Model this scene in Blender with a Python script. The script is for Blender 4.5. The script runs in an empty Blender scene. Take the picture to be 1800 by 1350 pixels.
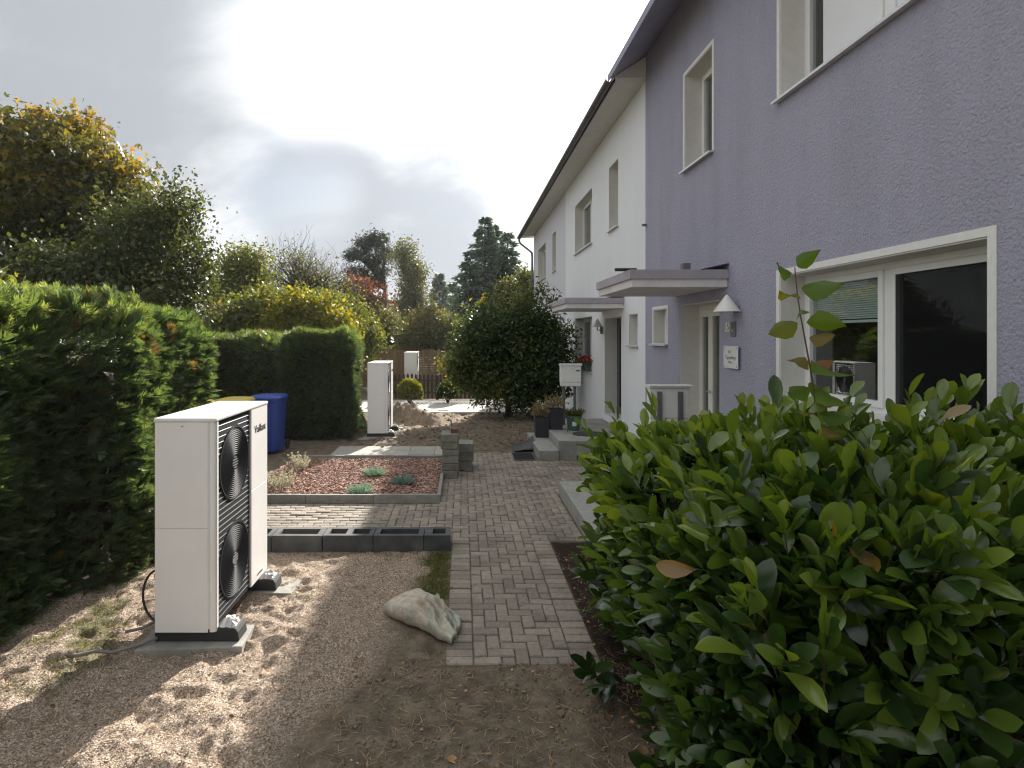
import bpy, math, random
import numpy as np
from mathutils import Vector, Matrix

R = math.radians
rng = np.random.default_rng(7)
random.seed(7)
sc = bpy.context.scene
col = sc.collection

# ------------------------------------------------------------------ camera
CAMZ = 2.3
cd = bpy.data.cameras.new('camera')
cam = bpy.data.objects.new('camera', cd)
col.objects.link(cam)
cam.location = (0, 0, CAMZ)
cam.rotation_euler = (R(90), 0, 0)
cd.sensor_width = 36
cd.lens = 20.0
cd.shift_x = 87 / 1800
cd.shift_y = -85 / 1800
cd.clip_start = 0.05
cd.clip_end = 3000
sc.camera = cam

# ------------------------------------------------------------------ sun, sky, exposure
SUN_AZ = math.atan2(0.292, 1.0)          # to the right of +Y
SUN_EL = math.atan2(0.53, math.hypot(1, 0.292))
sund = Vector((math.sin(SUN_AZ) * math.cos(SUN_EL), math.cos(SUN_AZ) * math.cos(SUN_EL), math.sin(SUN_EL)))
ld = bpy.data.lights.new('sun', 'SUN')
sun = bpy.data.objects.new('sun', ld)
col.objects.link(sun)
ld.energy = 5.0
ld.angle = R(0.6)
ld.color = (1.0, 0.94, 0.85)
sun.rotation_euler = sund.to_track_quat('Z', 'Y').to_euler()
sun.location = sund * 60

world = bpy.data.worlds.new('World')
sc.world = world
world.use_nodes = True


def build_world():
    nt = world.node_tree
    nt.nodes.clear()
    N = nt.nodes.new
    L = nt.links.new

    def math_n(op, a, b=None, c=None, clamp=False):
        n = N('ShaderNodeMath')
        n.operation = op
        n.use_clamp = clamp
        for i, v in enumerate((a, b, c)):
            if v is None:
                continue
            if isinstance(v, (int, float)):
                n.inputs[i].default_value = v
            else:
                L(v, n.inputs[i])
        return n.outputs[0]

    def dot(vec, d):
        n = N('ShaderNodeVectorMath')
        n.operation = 'DOT_PRODUCT'
        L(vec, n.inputs[0])
        n.inputs[1].default_value = d
        return n.outputs['Value']

    def blob(px, py, rad, amount):
        d = Vector(((px - 813) / 1000, 1, (590 - py) / 1000)).normalized()
        c = dot(D, tuple(d))
        m = N('ShaderNodeMapRange')
        m.interpolation_type = 'SMOOTHERSTEP'
        L(c, m.inputs[0])
        m.inputs[1].default_value = math.cos(rad)
        m.inputs[2].default_value = 1.0
        m.inputs[3].default_value = 0
        m.inputs[4].default_value = amount
        return m.outputs[0]

    tc = N('ShaderNodeTexCoord')
    nrm = N('ShaderNodeVectorMath')
    nrm.operation = 'NORMALIZE'
    L(tc.outputs['Generated'], nrm.inputs[0])
    D = nrm.outputs[0]
    sep = N('ShaderNodeSeparateXYZ')
    L(D, sep.inputs[0])
    zz = math_n('ADD', math_n('MAXIMUM', sep.outputs[2], 0.0), 0.28)
    comb = N('ShaderNodeCombineXYZ')
    L(math_n('DIVIDE', sep.outputs[0], zz), comb.inputs[0])
    L(math_n('DIVIDE', sep.outputs[1], zz), comb.inputs[1])
    n1 = N('ShaderNodeTexNoise')
    n1.inputs['Scale'].default_value = 1.15
    n1.inputs['Detail'].default_value = 7
    n1.inputs['Roughness'].default_value = 0.58
    n1.inputs['Distortion'].default_value = 0.35
    off = N('ShaderNodeVectorMath')
    off.operation = 'ADD'
    L(comb.outputs[0], off.inputs[0])
    off.inputs[1].default_value = (3.1, 7.7, 1.3)
    L(off.outputs[0], n1.inputs['Vector'])
    noise = n1.outputs[0]
    # cloud thickness: noise plus the broad grey banks of this sky
    th = math_n('MULTIPLY', math_n('SUBTRACT', noise, 0.5), 2.3)
    for b in ((190, 110, 0.5, 0.24), (330, 190, 0.34, 0.22), (690, 370, 0.22, 0.6), (560, 350, 0.14, 0.35), (830, 395, 0.2, 0.5),
              (820, 130, 0.16, 0.25), (60, 20, 0.4, 0.25)):
        th = math_n('ADD', th, blob(*b))
    for b in ((420, 330, 0.1, 0.25), (690, 215, 0.22, 0.3), (560, 40, 0.25, 0.35)):
        th = math_n('SUBTRACT', th, blob(*b))
    grey = N('ShaderNodeMapRange')
    grey.interpolation_type = 'SMOOTHSTEP'
    L(th, grey.inputs[0])
    grey.inputs[1].default_value = -0.35
    grey.inputs[2].default_value = 0.75
    ramp = N('ShaderNodeMix')
    ramp.data_type = 'RGBA'
    L(grey.outputs[0], ramp.inputs[0])
    ramp.inputs[6].default_value = (0.985, 1.0, 1.0, 1)
    ramp.inputs[7].default_value = (0.40, 0.425, 0.46, 1)
    # forward scattering round the sun
    c = math_n('MAXIMUM', dot(D, tuple(sund)), 0.0)
    g = math_n('ADD', math_n('MULTIPLY', math_n('POWER', c, 9), 0.28), math_n('MULTIPLY', math_n('POWER', c, 90), 0.9))
    g = math_n('ADD', g, math_n('MULTIPLY', math_n('POWER', c, 900), 3.0))
    # thick cloud away from the sun sends back less light than cloud towards it
    half = math_n('MULTIPLY_ADD', dot(D, tuple(sund)), 0.5, 0.5)
    g = math_n('ADD', g, math_n('MULTIPLY', math_n('POWER', half, 2.0), 0.16))
    strength = math_n('ADD', g, SKY_CLOUD)
    bgc = N('ShaderNodeBackground')
    L(ramp.outputs[2], bgc.inputs[0])
    L(strength, bgc.inputs[1])
    sky = N('ShaderNodeTexSky')
    sky.sky_type = 'NISHITA'
    sky.sun_disc = False
    sky.sun_elevation = SUN_EL
    sky.sun_rotation = SUN_AZ
    sky.air_density = 1.0
    sky.dust_density = 1.5
    bgs = N('ShaderNodeBackground')
    L(sky.outputs[0], bgs.inputs[0])
    bgs.inputs[1].default_value = 0.05
    hole = math_n('MULTIPLY', blob(515, 335, 0.14, 1.0), math_n('MULTIPLY', math_n('SUBTRACT', noise, 0.36), 4.0, clamp=True), clamp=True)
    hole = math_n('MULTIPLY', hole, 0.4)
    mix = N('ShaderNodeMixShader')
    L(hole, mix.inputs[0])
    L(bgc.outputs[0], mix.inputs[1])
    L(bgs.outputs[0], mix.inputs[2])
    out = N('ShaderNodeOutputWorld')
    L(mix.outputs[0], out.inputs[0])


HAZE = 0.0003
SKY_CLOUD = 0.37
build_world()
sc.view_settings.view_transform = 'Standard'
sc.view_settings.look = 'None'
sc.view_settings.exposure = 1.4
sc.view_settings.gamma = 1.0
sc.view_settings.use_curve_mapping = False
sc.render.engine = 'CYCLES'
sc.cycles.use_denoising = True
sc.cycles.filter_width = 1.2
sc.cycles.max_bounces = 8
sc.cycles.diffuse_bounces = 4
sc.cycles.transparent_max_bounces = 12
sc.cycles.caustics_reflective = False
sc.cycles.caustics_refractive = False

# ------------------------------------------------------------------ small helpers


def P(px, py, Y):
    """world point at depth Y seen at photo pixel (px, py)"""
    return Vector(((px - 813) / 1000 * Y, Y, CAMZ - (py - 590) / 1000 * Y))


def tag(o, label=None, cat=None, group=None, kind=None):
    if label:
        o['label'] = label
    if cat:
        o['category'] = cat
    if group:
        o['group'] = group
    if kind:
        o['kind'] = kind
    return o


def empty(name, loc=(0, 0, 0), label=None, cat=None, group=None, parent=None, rz=0.0):
    o = bpy.data.objects.new(name, None)
    o.empty_display_size = 0.1
    col.objects.link(o)
    o.location = loc
    o.rotation_euler = (0, 0, rz)
    if parent:
        o.parent = parent
    return tag(o, label, cat, group)


def link(name, me, parent=None, loc=None):
    o = bpy.data.objects.new(name, me)
    col.objects.link(o)
    if parent is not None:
        o.parent = parent
    if loc is not None:
        o.location = loc
    return o


def copy_tree(o, parent=None):
    c = o.copy()
    col.objects.link(c)
    if parent is not None:
        c.parent = parent
        c.matrix_parent_inverse = o.matrix_parent_inverse.copy()
    for ch in list(o.children):
        copy_tree(ch, c)
    return c


class MB:
    """collects shapes in local coordinates and links them as one mesh object"""

    def __init__(s):
        s.v, s.f = [], []

    def add(s, vs, fs):
        b = len(s.v)
        s.v += [tuple(p) for p in vs]
        s.f += [tuple(b + i for i in f) for f in fs]
        return s

    def box(s, x0, x1, y0, y1, z0, z1):
        vs = [(x0, y0, z0), (x1, y0, z0), (x1, y1, z0), (x0, y1, z0), (x0, y0, z1), (x1, y0, z1), (x1, y1, z1), (x0, y1, z1)]
        return s.add(vs, [(0, 3, 2, 1), (4, 5, 6, 7), (0, 1, 5, 4), (1, 2, 6, 5), (2, 3, 7, 6), (3, 0, 4, 7)])

    def quad(s, a, b, c, d):
        return s.add([a, b, c, d], [(0, 1, 2, 3)])

    def prism(s, pts, axis, a0, a1):
        """pts: closed 2D outline; axis 'x','y','z' extrusion from a0 to a1"""
        n = len(pts)
        mk = {'x': lambda p, a: (a, p[0], p[1]), 'y': lambda p, a: (p[0], a, p[1]), 'z': lambda p, a: (p[0], p[1], a)}[axis]
        vs = [mk(p, a0) for p in pts] + [mk(p, a1) for p in pts]
        fs = [tuple(range(n - 1, -1, -1)), tuple(range(n, 2 * n))] + [(i, (i + 1) % n, n + (i + 1) % n, n + i) for i in range(n)]
        return s.add(vs, fs)

    def tube(s, pts, r, seg=8, cap=True):
        pts = [Vector(p) for p in pts]
        n = len(pts)
        rs = list(r) if hasattr(r, '__len__') else [r] * n
        b = len(s.v)
        up = Vector((0.13, 0.27, 0.95)).normalized()
        for i, p in enumerate(pts):
            t = (pts[min(i + 1, n - 1)] - pts[max(i - 1, 0)])
            t = t.normalized() if t.length > 1e-9 else Vector((0, 0, 1))
            a = t.cross(up)
            if a.length < 0.05:
                a = t.cross(Vector((1, 0, 0)))
            a.normalize()
            c = t.cross(a)
            for k in range(seg):
                w = 2 * math.pi * k / seg
                s.v.append(tuple(p + (a * math.cos(w) + c * math.sin(w)) * rs[i]))
        for i in range(n - 1):
            for k in range(seg):
                k2 = (k + 1) % seg
                s.f.append((b + i * seg + k, b + i * seg + k2, b + (i + 1) * seg + k2, b + (i + 1) * seg + k))
        if cap:
            s.f.append(tuple(b + k for k in reversed(range(seg))))
            s.f.append(tuple(b + (n - 1) * seg + k for k in range(seg)))
        return s

    def lathe(s, prof, c=(0, 0, 0), seg=20, axis='z'):
        """prof: list of (radius, height)"""
        b = len(s.v)
        n = len(prof)
        for r, h in prof:
            for k in range(seg):
                w = 2 * math.pi * k / seg
                if axis == 'z':
                    s.v.append((c[0] + r * math.cos(w), c[1] + r * math.sin(w), c[2] + h))
                else:
                    s.v.append((c[0] + h, c[1] + r * math.cos(w), c[2] + r * math.sin(w)))
        for i in range(n - 1):
            for k in range(seg):
                k2 = (k + 1) % seg
                s.f.append((b + i * seg + k, b + i * seg + k2, b + (i + 1) * seg + k2, b + (i + 1) * seg + k))
        return s

    def build(s, name, mat, parent=None, smooth=False, bevel=0, loc=None):
        me = bpy.data.meshes.new(name)
        me.from_pydata(s.v, [], s.f)
        if mat:
            me.materials.append(mat)
        if smooth:
            me.shade_smooth()
        me.update()
        o = link(name, me, parent, loc)
        if bevel:
            m = o.modifiers.new('bevel', 'BEVEL')
            m.width = bevel
            m.segments = 2
            m.limit_method = 'ANGLE'
        return o


def mesh_np(name, V, F, mats, tint=None, smooth=False):
    """V (n,3), F (m,k) integer arrays"""
    V = np.asarray(V, np.float32)
    F = np.asarray(F, np.int32)
    me = bpy.data.meshes.new(name)
    me.vertices.add(len(V))
    me.vertices.foreach_set('co', V.ravel())
    m, k = F.shape
    me.loops.add(m * k)
    me.loops.foreach_set('vertex_index', F.ravel())
    me.polygons.add(m)
    me.polygons.foreach_set('loop_start', np.arange(0, m * k, k, dtype=np.int32))
    me.polygons.foreach_set('loop_total', np.full(m, k, np.int32))
    for x in (mats if isinstance(mats, (list, tuple)) else [mats]):
        me.materials.append(x)
    if tint is not None:
        a = me.attributes.new('tint', 'FLOAT', 'FACE')
        a.data.foreach_set('value', np.asarray(tint, np.float32))
    me.update(calc_edges=True)
    me.validate()
    if smooth:
        me.shade_smooth()
    return me


def nrmz(a):
    return a / np.maximum(np.linalg.norm(a, axis=-1, keepdims=True), 1e-9)


def rdir(n, r=None):
    return nrmz((r or rng).normal(size=(n, 3)))


# ---- value noise
_perm = np.random.default_rng(3).random(65536)


def vnoise(x, y, z=0.0, seed=0):
    x, y, z = np.broadcast_arrays(np.asarray(x, float), np.asarray(y, float), np.asarray(z, float))
    xi, yi, zi = np.floor(x).astype(np.int64), np.floor(y).astype(np.int64), np.floor(z).astype(np.int64)
    fx, fy, fz = x - xi, y - yi, z - zi
    fx, fy, fz = [f * f * (3 - 2 * f) for f in (fx, fy, fz)]

    def h(a, b, c):
        return _perm[((a * 73856093) ^ (b * 19349663) ^ (c * 83492791) ^ (seed * 2654435)) & 65535]
    r = 0
    for dx in (0, 1):
        for dy in (0, 1):
            for dz in (0, 1):
                r = r + h(xi + dx, yi + dy, zi + dz) * (fx if dx else 1 - fx) * (fy if dy else 1 - fy) * (fz if dz else 1 - fz)
    return r


def fbm(x, y, z=0.0, oct=4, seed=0):
    r, a, t = 0, 0.5, 0
    for i in range(oct):
        r = r + a * vnoise(np.asarray(x) * 2 ** i, np.asarray(y) * 2 ** i, np.asarray(z) * 2 ** i, seed + i)
        t += a
        a *= 0.5
    return r / t


# ---- leaf templates (u along, v across, w normal) and batch scatter
RHOMB = (np.array([(0, 0, 0), (.5, .5, .06), (1, 0, 0), (.5, -.5, .06)], float), np.array([(0, 1, 2, 3)]))
FOLD = (np.array([(0, 0, 0), (.35, .45, .12), (.75, .34, .10), (1, 0, -.06), (.75, -.34, .10), (.35, -.45, .12), (.5, 0, 0)], float),
        np.array([(0, 6, 2, 1), (6, 3, 3, 2), (0, 5, 4, 6), (6, 4, 3, 3)]))
FOLD = (np.array([(0, 0, 0), (.45, .5, .12), (1, 0, -.06), (.45, -.5, .12)], float), np.array([(0, 2, 1), (0, 3, 2)]))


def _palm():
    v, f = [], []
    for a in (-55, 0, 55):
        ca, sa = math.cos(R(a)), math.sin(R(a))
        b = len(v)
        for u, w in ((0, 0), (.5, .24), (1, 0), (.5, -.24)):
            v.append((u * ca - w * sa, u * sa + w * ca, 0.08 * abs(w) - (0.12 * u if a else 0)))
        f.append((b, b + 1, b + 2, b + 3))
    return np.array(v), np.array(f)


PALM = _palm()


def _spray():
    v, f = [], []

    def fing(x, y, a, ln, w):
        ca, sa = math.cos(a), math.sin(a)
        b = len(v)
        for u, t in ((0, 0), (.45 * ln, w), (ln, 0), (.45 * ln, -w)):
            v.append((x + u * ca - t * sa, y + u * sa + t * ca, 0.25 * (x + u) ** 2 * -1 + 0.03 * random.uniform(-1, 1)))
        f.append((b, b + 1, b + 2, b + 3))
    fing(0, 0, 0, 1.0, .035)
    for i, x in enumerate((.10, .22, .35, .48, .6, .73)):
        ln = (.42, .52, .5, .42, .33, .22)[i]
        for sgn in (1, -1):
            fing(x, 0, sgn * R(36 + random.uniform(-7, 7)), ln * random.uniform(.8, 1.15), .036)
    return np.array(v), np.array(f)


SPRAY = _spray()
SPRAYS = [_spray() for _ in range(4)]


def join_arrays(ps):
    V, F, T, b = [], [], [], 0
    for v, f, t in ps:
        V.append(v)
        F.append(f + b)
        T.append(t)
        b += len(v)
    return np.concatenate(V), np.concatenate(F), np.concatenate(T)



def _laurel():
    us = (0, .08, .3, .56, .78, .92, 1.0)
    ws = (.03, .05, .33, .5, .46, .28, .03)
    v, f = [], []
    for u, w in zip(us, ws):
        dr = -.22 * u * u
        v += [(u, -w, dr + .16 * w), (u, 0, dr), (u, w, dr + .16 * w)]
    for i in range(6):
        a = 3 * i
        f += [(a, a + 3, a + 4, a + 1), (a + 1, a + 4, a + 5, a + 2)]
    return np.array(v), np.array(f)


LAUREL = _laurel()


def _curled(seed):
    r = random.Random(seed)
    v, f = LAUREL[0].copy(), LAUREL[1]
    b, tw, fold, wv = r.uniform(-.1, .75), r.uniform(-.5, .5), r.uniform(.5, 1.9), r.uniform(.0, .06)
    for p in v:
        u, w, z = p
        d = -.22 * u * u
        z = d * b * 2 + (z - d) * fold + wv * math.sin(9 * u + 3 * w) * abs(w) * 2
        a = tw * u
        p[1], p[2] = w * math.cos(a), z + w * .5 * math.sin(a)
        p[1] += .08 * math.sin(3 * u + seed)
    return v, f


LAURELS = [_curled(i) for i in range(5)]
OCTA = (np.array([(1, 0, 0), (-1, 0, 0), (0, 1, 0), (0, -1, 0), (0, 0, 1), (0, 0, -1)], float) * .5,
        np.array([(0, 2, 4), (2, 1, 4), (1, 3, 4), (3, 0, 4), (2, 0, 5), (1, 2, 5), (3, 1, 5), (0, 3, 5)]))
CHIP = (np.array([(-.5, -.3, 0), (.45, -.5, 0), (.5, .4, 0), (-.4, .5, 0), (-.45, -.25, .25), (.4, -.42, .3), (.42, .33, .22), (-.33, .4, .28)], float),
        np.array([(4, 5, 6, 7), (0, 1, 5, 4), (1, 2, 6, 5), (2, 3, 7, 6), (3, 0, 4, 7)]))


def scatter(tpl, Pn, A, S, L, W, tint=None, T=None):
    """copies of the template at points Pn, along A, across S, length L, width W (w uses T or L)"""
    tv, tf = tpl
    n = len(Pn)
    A = nrmz(A)
    S = nrmz(S - A * np.sum(A * S, -1, keepdims=True))
    Nn = np.cross(A, S)
    L = np.broadcast_to(np.asarray(L, float), (n,))
    W = np.broadcast_to(np.asarray(W, float), (n,))
    T = L if T is None else np.broadcast_to(np.asarray(T, float), (n,))
    V = (Pn[:, None, :] + tv[None, :, 0, None] * (L[:, None] * A)[:, None, :].reshape(n, 1, 3)
         + tv[None, :, 1, None] * (W[:, None] * S).reshape(n, 1, 3) + tv[None, :, 2, None] * (T[:, None] * Nn).reshape(n, 1, 3))
    F = tf[None] + (np.arange(n) * len(tv))[:, None, None]
    t = None if tint is None else np.repeat(tint, len(tf))
    return V.reshape(-1, 3), F.reshape(-1, tf.shape[1]), t


# ------------------------------------------------------------------ materials
def nodes_of(name):
    m = bpy.data.materials.new(name)
    m.use_nodes = True
    nt = m.node_tree
    nt.nodes.clear()
    out = nt.nodes.new('ShaderNodeOutputMaterial')
    return m, nt, out


def mat(name, c1, c2=None, scale=6.0, rough=0.6, bump=None, metal=0.0, spec=0.5, detail=5, coords='pos', c3=None, scale3=1.0,
        amount3=0.5, rand=0.0, coat=0.0, bump2=None, streak=0.0):
    """procedural surface: two-colour noise, optional broad third colour, optional bump (scale, strength, distance)"""
    m, nt, out = nodes_of(name)
    N, L = nt.nodes.new, nt.links.new
    b = N('ShaderNodeBsdfPrincipled')
    b.inputs['Roughness'].default_value = rough
    b.inputs['Metallic'].default_value = metal
    b.inputs['Specular IOR Level'].default_value = spec
    b.inputs['Coat Weight'].default_value = coat
    L(b.outputs[0], out.inputs[0])
    if coords == 'pos':
        v = N('ShaderNodeNewGeometry').outputs['Position']
    else:
        v = N('ShaderNodeTexCoord').outputs['Object']
    if c2 is None:
        c2 = tuple(x * 0.9 for x in c1)
    n = N('ShaderNodeTexNoise')
    n.inputs['Scale'].default_value = scale
    n.inputs['Detail'].default_value = detail
    n.inputs['Roughness'].default_value = 0.6
    L(v, n.inputs['Vector'])
    r = N('ShaderNodeMapRange')
    r.inputs[1].default_value = 0.3
    r.inputs[2].default_value = 0.7
    L(n.outputs[0], r.inputs[0])
    mx = N('ShaderNodeMix')
    mx.data_type = 'RGBA'
    L(r.outputs[0], mx.inputs[0])
    mx.inputs[6].default_value = (*c1, 1)
    mx.inputs[7].default_value = (*c2, 1)
    c = mx.outputs[2]
    if c3 is not None:
        n3 = N('ShaderNodeTexNoise')
        n3.inputs['Scale'].default_value = scale3
        n3.inputs['Detail'].default_value = 4
        L(v, n3.inputs['Vector'])
        r3 = N('ShaderNodeMapRange')
        r3.inputs[1].default_value = 0.45
        r3.inputs[2].default_value = 0.75
        r3.inputs[4].default_value = amount3
        L(n3.outputs[0], r3.inputs[0])
        m3 = N('ShaderNodeMix')
        m3.data_type = 'RGBA'
        L(r3.outputs[0], m3.inputs[0])
        L(c, m3.inputs[6])
        m3.inputs[7].default_value = (*c3, 1)
        c = m3.outputs[2]
    if streak:
        mp = N('ShaderNodeMapping')
        mp.inputs['Scale'].default_value = (1.0, 2.0, .32)
        L(v, mp.inputs[0])
        ns = N('ShaderNodeTexNoise')
        ns.inputs['Scale'].default_value = 1.3
        ns.inputs['Detail'].default_value = 3
        ns.inputs['Roughness'].default_value = .65
        L(mp.outputs[0], ns.inputs['Vector'])
        rs_ = N('ShaderNodeMapRange')
        rs_.inputs[1].default_value = .42
        rs_.inputs[2].default_value = .72
        rs_.inputs[3].default_value = 1.0
        rs_.inputs[4].default_value = 1.0 - streak
        L(ns.outputs[0], rs_.inputs[0])
        hs_ = N('ShaderNodeHueSaturation')
        L(rs_.outputs[0], hs_.inputs['Value'])
        L(c, hs_.inputs['Color'])
        c = hs_.outputs[0]
    if rand:
        oi = N('ShaderNodeObjectInfo')
        at = N('ShaderNodeAttribute')
        at.attribute_name = 'tint'
        ad = N('ShaderNodeMath')
        ad.operation = 'ADD'
        L(oi.outputs['Random'], ad.inputs[0])
        L(at.outputs['Fac'], ad.inputs[1])
        fr = N('ShaderNodeMath')
        fr.operation = 'FRACT'
        L(ad.outputs[0], fr.inputs[0])
        mr = N('ShaderNodeMapRange')
        mr.inputs[3].default_value = 1 - rand
        mr.inputs[4].default_value = 1 + rand
        L(fr.outputs[0], mr.inputs[0])
        hv = N('ShaderNodeHueSaturation')
        L(mr.outputs[0], hv.inputs['Value'])
        L(c, hv.inputs['Color'])
        c = hv.outputs[0]
    L(c, b.inputs['Base Color'])
    prev = None
    for bp in (bump, bump2):
        if bp:
            nb = N('ShaderNodeTexNoise')
            nb.inputs['Scale'].default_value = bp[0]
            nb.inputs['Detail'].default_value = 3
            L(v, nb.inputs['Vector'])
            bm = N('ShaderNodeBump')
            bm.inputs['Strength'].default_value = bp[1]
            bm.inputs['Distance'].default_value = bp[2]
            L(nb.outputs[0], bm.inputs['Height'])
            if prev:
                L(prev, bm.inputs['Normal'])
            prev = bm.outputs[0]
    if prev:
        L(prev, b.inputs['Normal'])
    return m


def leaf_mat(name, ramp, rough=0.5, trans=0.35, spec=0.4, tcol=1.6, rand=False, veins=False):
    """leaf: colour from the per-face 'tint' attribute, with light passing through"""
    m, nt, out = nodes_of(name)
    N, L = nt.nodes.new, nt.links.new
    at = N('ShaderNodeAttribute')
    at.attribute_name = 'tint'
    src = at.outputs['Fac']
    if rand:
        oi = N('ShaderNodeObjectInfo')
        ad = N('ShaderNodeMath')
        ad.operation = 'ADD'
        L(src, ad.inputs[0])
        L(oi.outputs['Random'], ad.inputs[1])
        fr = N('ShaderNodeMath')
        fr.operation = 'FRACT'
        L(ad.outputs[0], fr.inputs[0])
        src = fr.outputs[0]
    cr = N('ShaderNodeValToRGB')
    els = cr.color_ramp.elements
    while len(els) > 1:
        els.remove(els[-1])
    els[0].position = ramp[0][0]
    els[0].color = (*ramp[0][1], 1)
    for p, c in ramp[1:]:
        e = els.new(p)
        e.color = (*c, 1)
    L(src, cr.inputs[0])
    b = N('ShaderNodeBsdfPrincipled')
    b.inputs['Roughness'].default_value = rough
    b.inputs['Specular IOR Level'].default_value = spec
    L(cr.outputs[0], b.inputs['Base Color'])
    t = N('ShaderNodeBsdfTranslucent')
    hs = N('ShaderNodeHueSaturation')
    hs.inputs['Value'].default_value = tcol
    hs.inputs['Saturation'].default_value = 1.1
    L(cr.outputs[0], hs.inputs['Color'])
    tint = N('ShaderNodeMix')
    tint.data_type = 'RGBA'
    tint.blend_type = 'MULTIPLY'
    tint.inputs[0].default_value = 1
    L(hs.outputs[0], tint.inputs[6])
    tint.inputs[7].default_value = (1.15, 1.0, 0.55, 1)
    L(tint.outputs[2], t.inputs[0])
    mx = N('ShaderNodeMixShader')
    mx.inputs[0].default_value = trans
    L(b.outputs[0], mx.inputs[1])
    L(t.outputs[0], mx.inputs[2])
    L(mx.outputs[0], out.inputs[0])
    return m


def glass_mat(name, tint=(0.86, 0.9, 0.9), ior=1.5):
    m, nt, out = nodes_of(name)
    N, L = nt.nodes.new, nt.links.new
    fr = N('ShaderNodeFresnel')
    ge = N('ShaderNodeNewGeometry')
    io = N('ShaderNodeMath')
    io.operation = 'MULTIPLY_ADD'
    L(ge.outputs['Backfacing'], io.inputs[0])
    io.inputs[1].default_value = 1 / ior - ior
    io.inputs[2].default_value = ior
    L(io.outputs[0], fr.inputs[0])
    g = N('ShaderNodeBsdfGlossy')
    g.inputs['Roughness'].default_value = 0.0
    tr = N('ShaderNodeBsdfTransparent')
    tr.inputs[0].default_value = (*tint, 1)
    mp = N('ShaderNodeMath')
    mp.operation = 'MULTIPLY'
    mp.inputs[1].default_value = 1.5
    mp.use_clamp = True
    L(fr.outputs[0], mp.inputs[0])
    mx = N('ShaderNodeMixShader')
    L(mp.outputs[0], mx.inputs[0])
    L(tr.outputs[0], mx.inputs[1])
    L(g.outputs[0], mx.inputs[2])
    L(mx.outputs[0], out.inputs[0])
    return m


M = {}
M['purple'] = mat('lavender_roughcast', (.425, .425, .525), (.35, .345, .435), scale=55, rough=.95, bump=(52, .8, .024), bump2=(150, .45, .007),
                  c3=(.37, .36, .45), scale3=.6, amount3=.5, spec=.2, streak=.09)
M['white_wall'] = mat('white_render', (.82, .84, .87), (.77, .79, .82), scale=40, rough=.95, bump=(90, .35, .006), c3=(.70, .70, .69), scale3=.5, amount3=.35, spec=.2, streak=.035)
M['third_wall'] = mat('pale_lilac_render', (.66, .66, .71), (.60, .60, .66), scale=40, rough=.95, bump=(90, .35, .006), spec=.2)
M['trim'] = mat('white_trim_paint', (.78, .77, .74), (.70, .69, .66), scale=18, rough=.7, bump=(120, .2, .003))
M['reveal'] = mat('reveal_plaster', (.66, .65, .61), (.60, .59, .55), scale=12, rough=.85, bump=(150, .2, .003))
M['upvc'] = mat('white_window_plastic', (.82, .82, .80), (.78, .78, .77), scale=3, rough=.35)
M['glass'] = glass_mat('window_glass')
M['screen'] = mat('dark_insect_screen', (.014, .014, .015), (.011, .011, .012), scale=200, rough=.5)
_m, _nt, _o = nodes_of('insect_mesh')
_d = _nt.nodes.new('ShaderNodeBsdfDiffuse')
_d.inputs[0].default_value = (.02, .02, .021, 1)
_t = _nt.nodes.new('ShaderNodeBsdfTransparent')
_x = _nt.nodes.new('ShaderNodeMixShader')
_x.inputs[0].default_value = .42
_nt.links.new(_t.outputs[0], _x.inputs[1])
_nt.links.new(_d.outputs[0], _x.inputs[2])
_nt.links.new(_x.outputs[0], _o.inputs[0])
M['screen'] = _m
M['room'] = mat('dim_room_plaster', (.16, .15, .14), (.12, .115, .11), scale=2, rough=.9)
M['sill'] = mat('aluminium_sill', (.72, .72, .72), (.62, .62, .63), scale=20, rough=.4, metal=.25)
M['blind'] = mat('pale_blind_slats', (.72, .77, .72), (.66, .71, .66), scale=9, rough=.6)
M['shutter'] = mat('white_roller_blind', (.80, .81, .84), (.76, .77, .80), scale=2, rough=.7)
M['canopy_white'] = mat('canopy_concrete_paint', (.70, .69, .68), (.60, .59, .58), scale=8, rough=.8, c3=(.48, .46, .45), scale3=1.8, amount3=.4, bump=(60, .2, .004))
M['canopy_mauve'] = mat('canopy_fascia_mauve', (.40, .37, .41), (.33, .305, .345), scale=9, rough=.75, c3=(.27, .25, .28), scale3=2.2, amount3=.4)
M['gutter'] = mat('brown_gutter_metal', (.075, .062, .06), (.10, .085, .08), scale=7, rough=.45, metal=.3)
M['pipe'] = mat('grey_downpipe_zinc', (.20, .20, .215), (.15, .15, .16), scale=5, rough=.5, metal=.4)
M['soffit'] = mat('soffit_boards', (.66, .65, .62), (.58, .57, .55), scale=6, rough=.8)
M['tile'] = mat('roof_tiles', (.13, .07, .055), (.09, .05, .045), scale=3, rough=.8, bump=(12, .5, .02))
M['door_white'] = mat('white_door_leaf', (.74, .73, .68), (.70, .69, .64), scale=2, rough=.4)
M['door_dark'] = mat('dark_door_metal', (.07, .07, .075), (.055, .055, .06), scale=4, rough=.35)
M['steel'] = mat('brushed_steel', (.55, .55, .55), (.45, .45, .46), scale=30, rough=.35, metal=.9)
M['concrete'] = mat('weathered_concrete', (.34, .335, .31), (.25, .245, .225), scale=14, rough=.9, bump=(45, .5, .008), c3=(.16, .16, .135), scale3=2.5, amount3=.6)
M['kerb'] = mat('kerb_concrete', (.30, .295, .27), (.21, .205, .185), scale=18, rough=.95, bump=(60, .5, .008), c3=(.13, .14, .10), scale3=3, amount3=.6, rand=.1)
M['paver'] = mat('grey_paver', (.29, .25, .205), (.195, .168, .138), scale=28, rough=.9, bump=(75, .5, .006), c3=(.11, .098, .078), scale3=2.2, amount3=.7, rand=.2)
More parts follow.
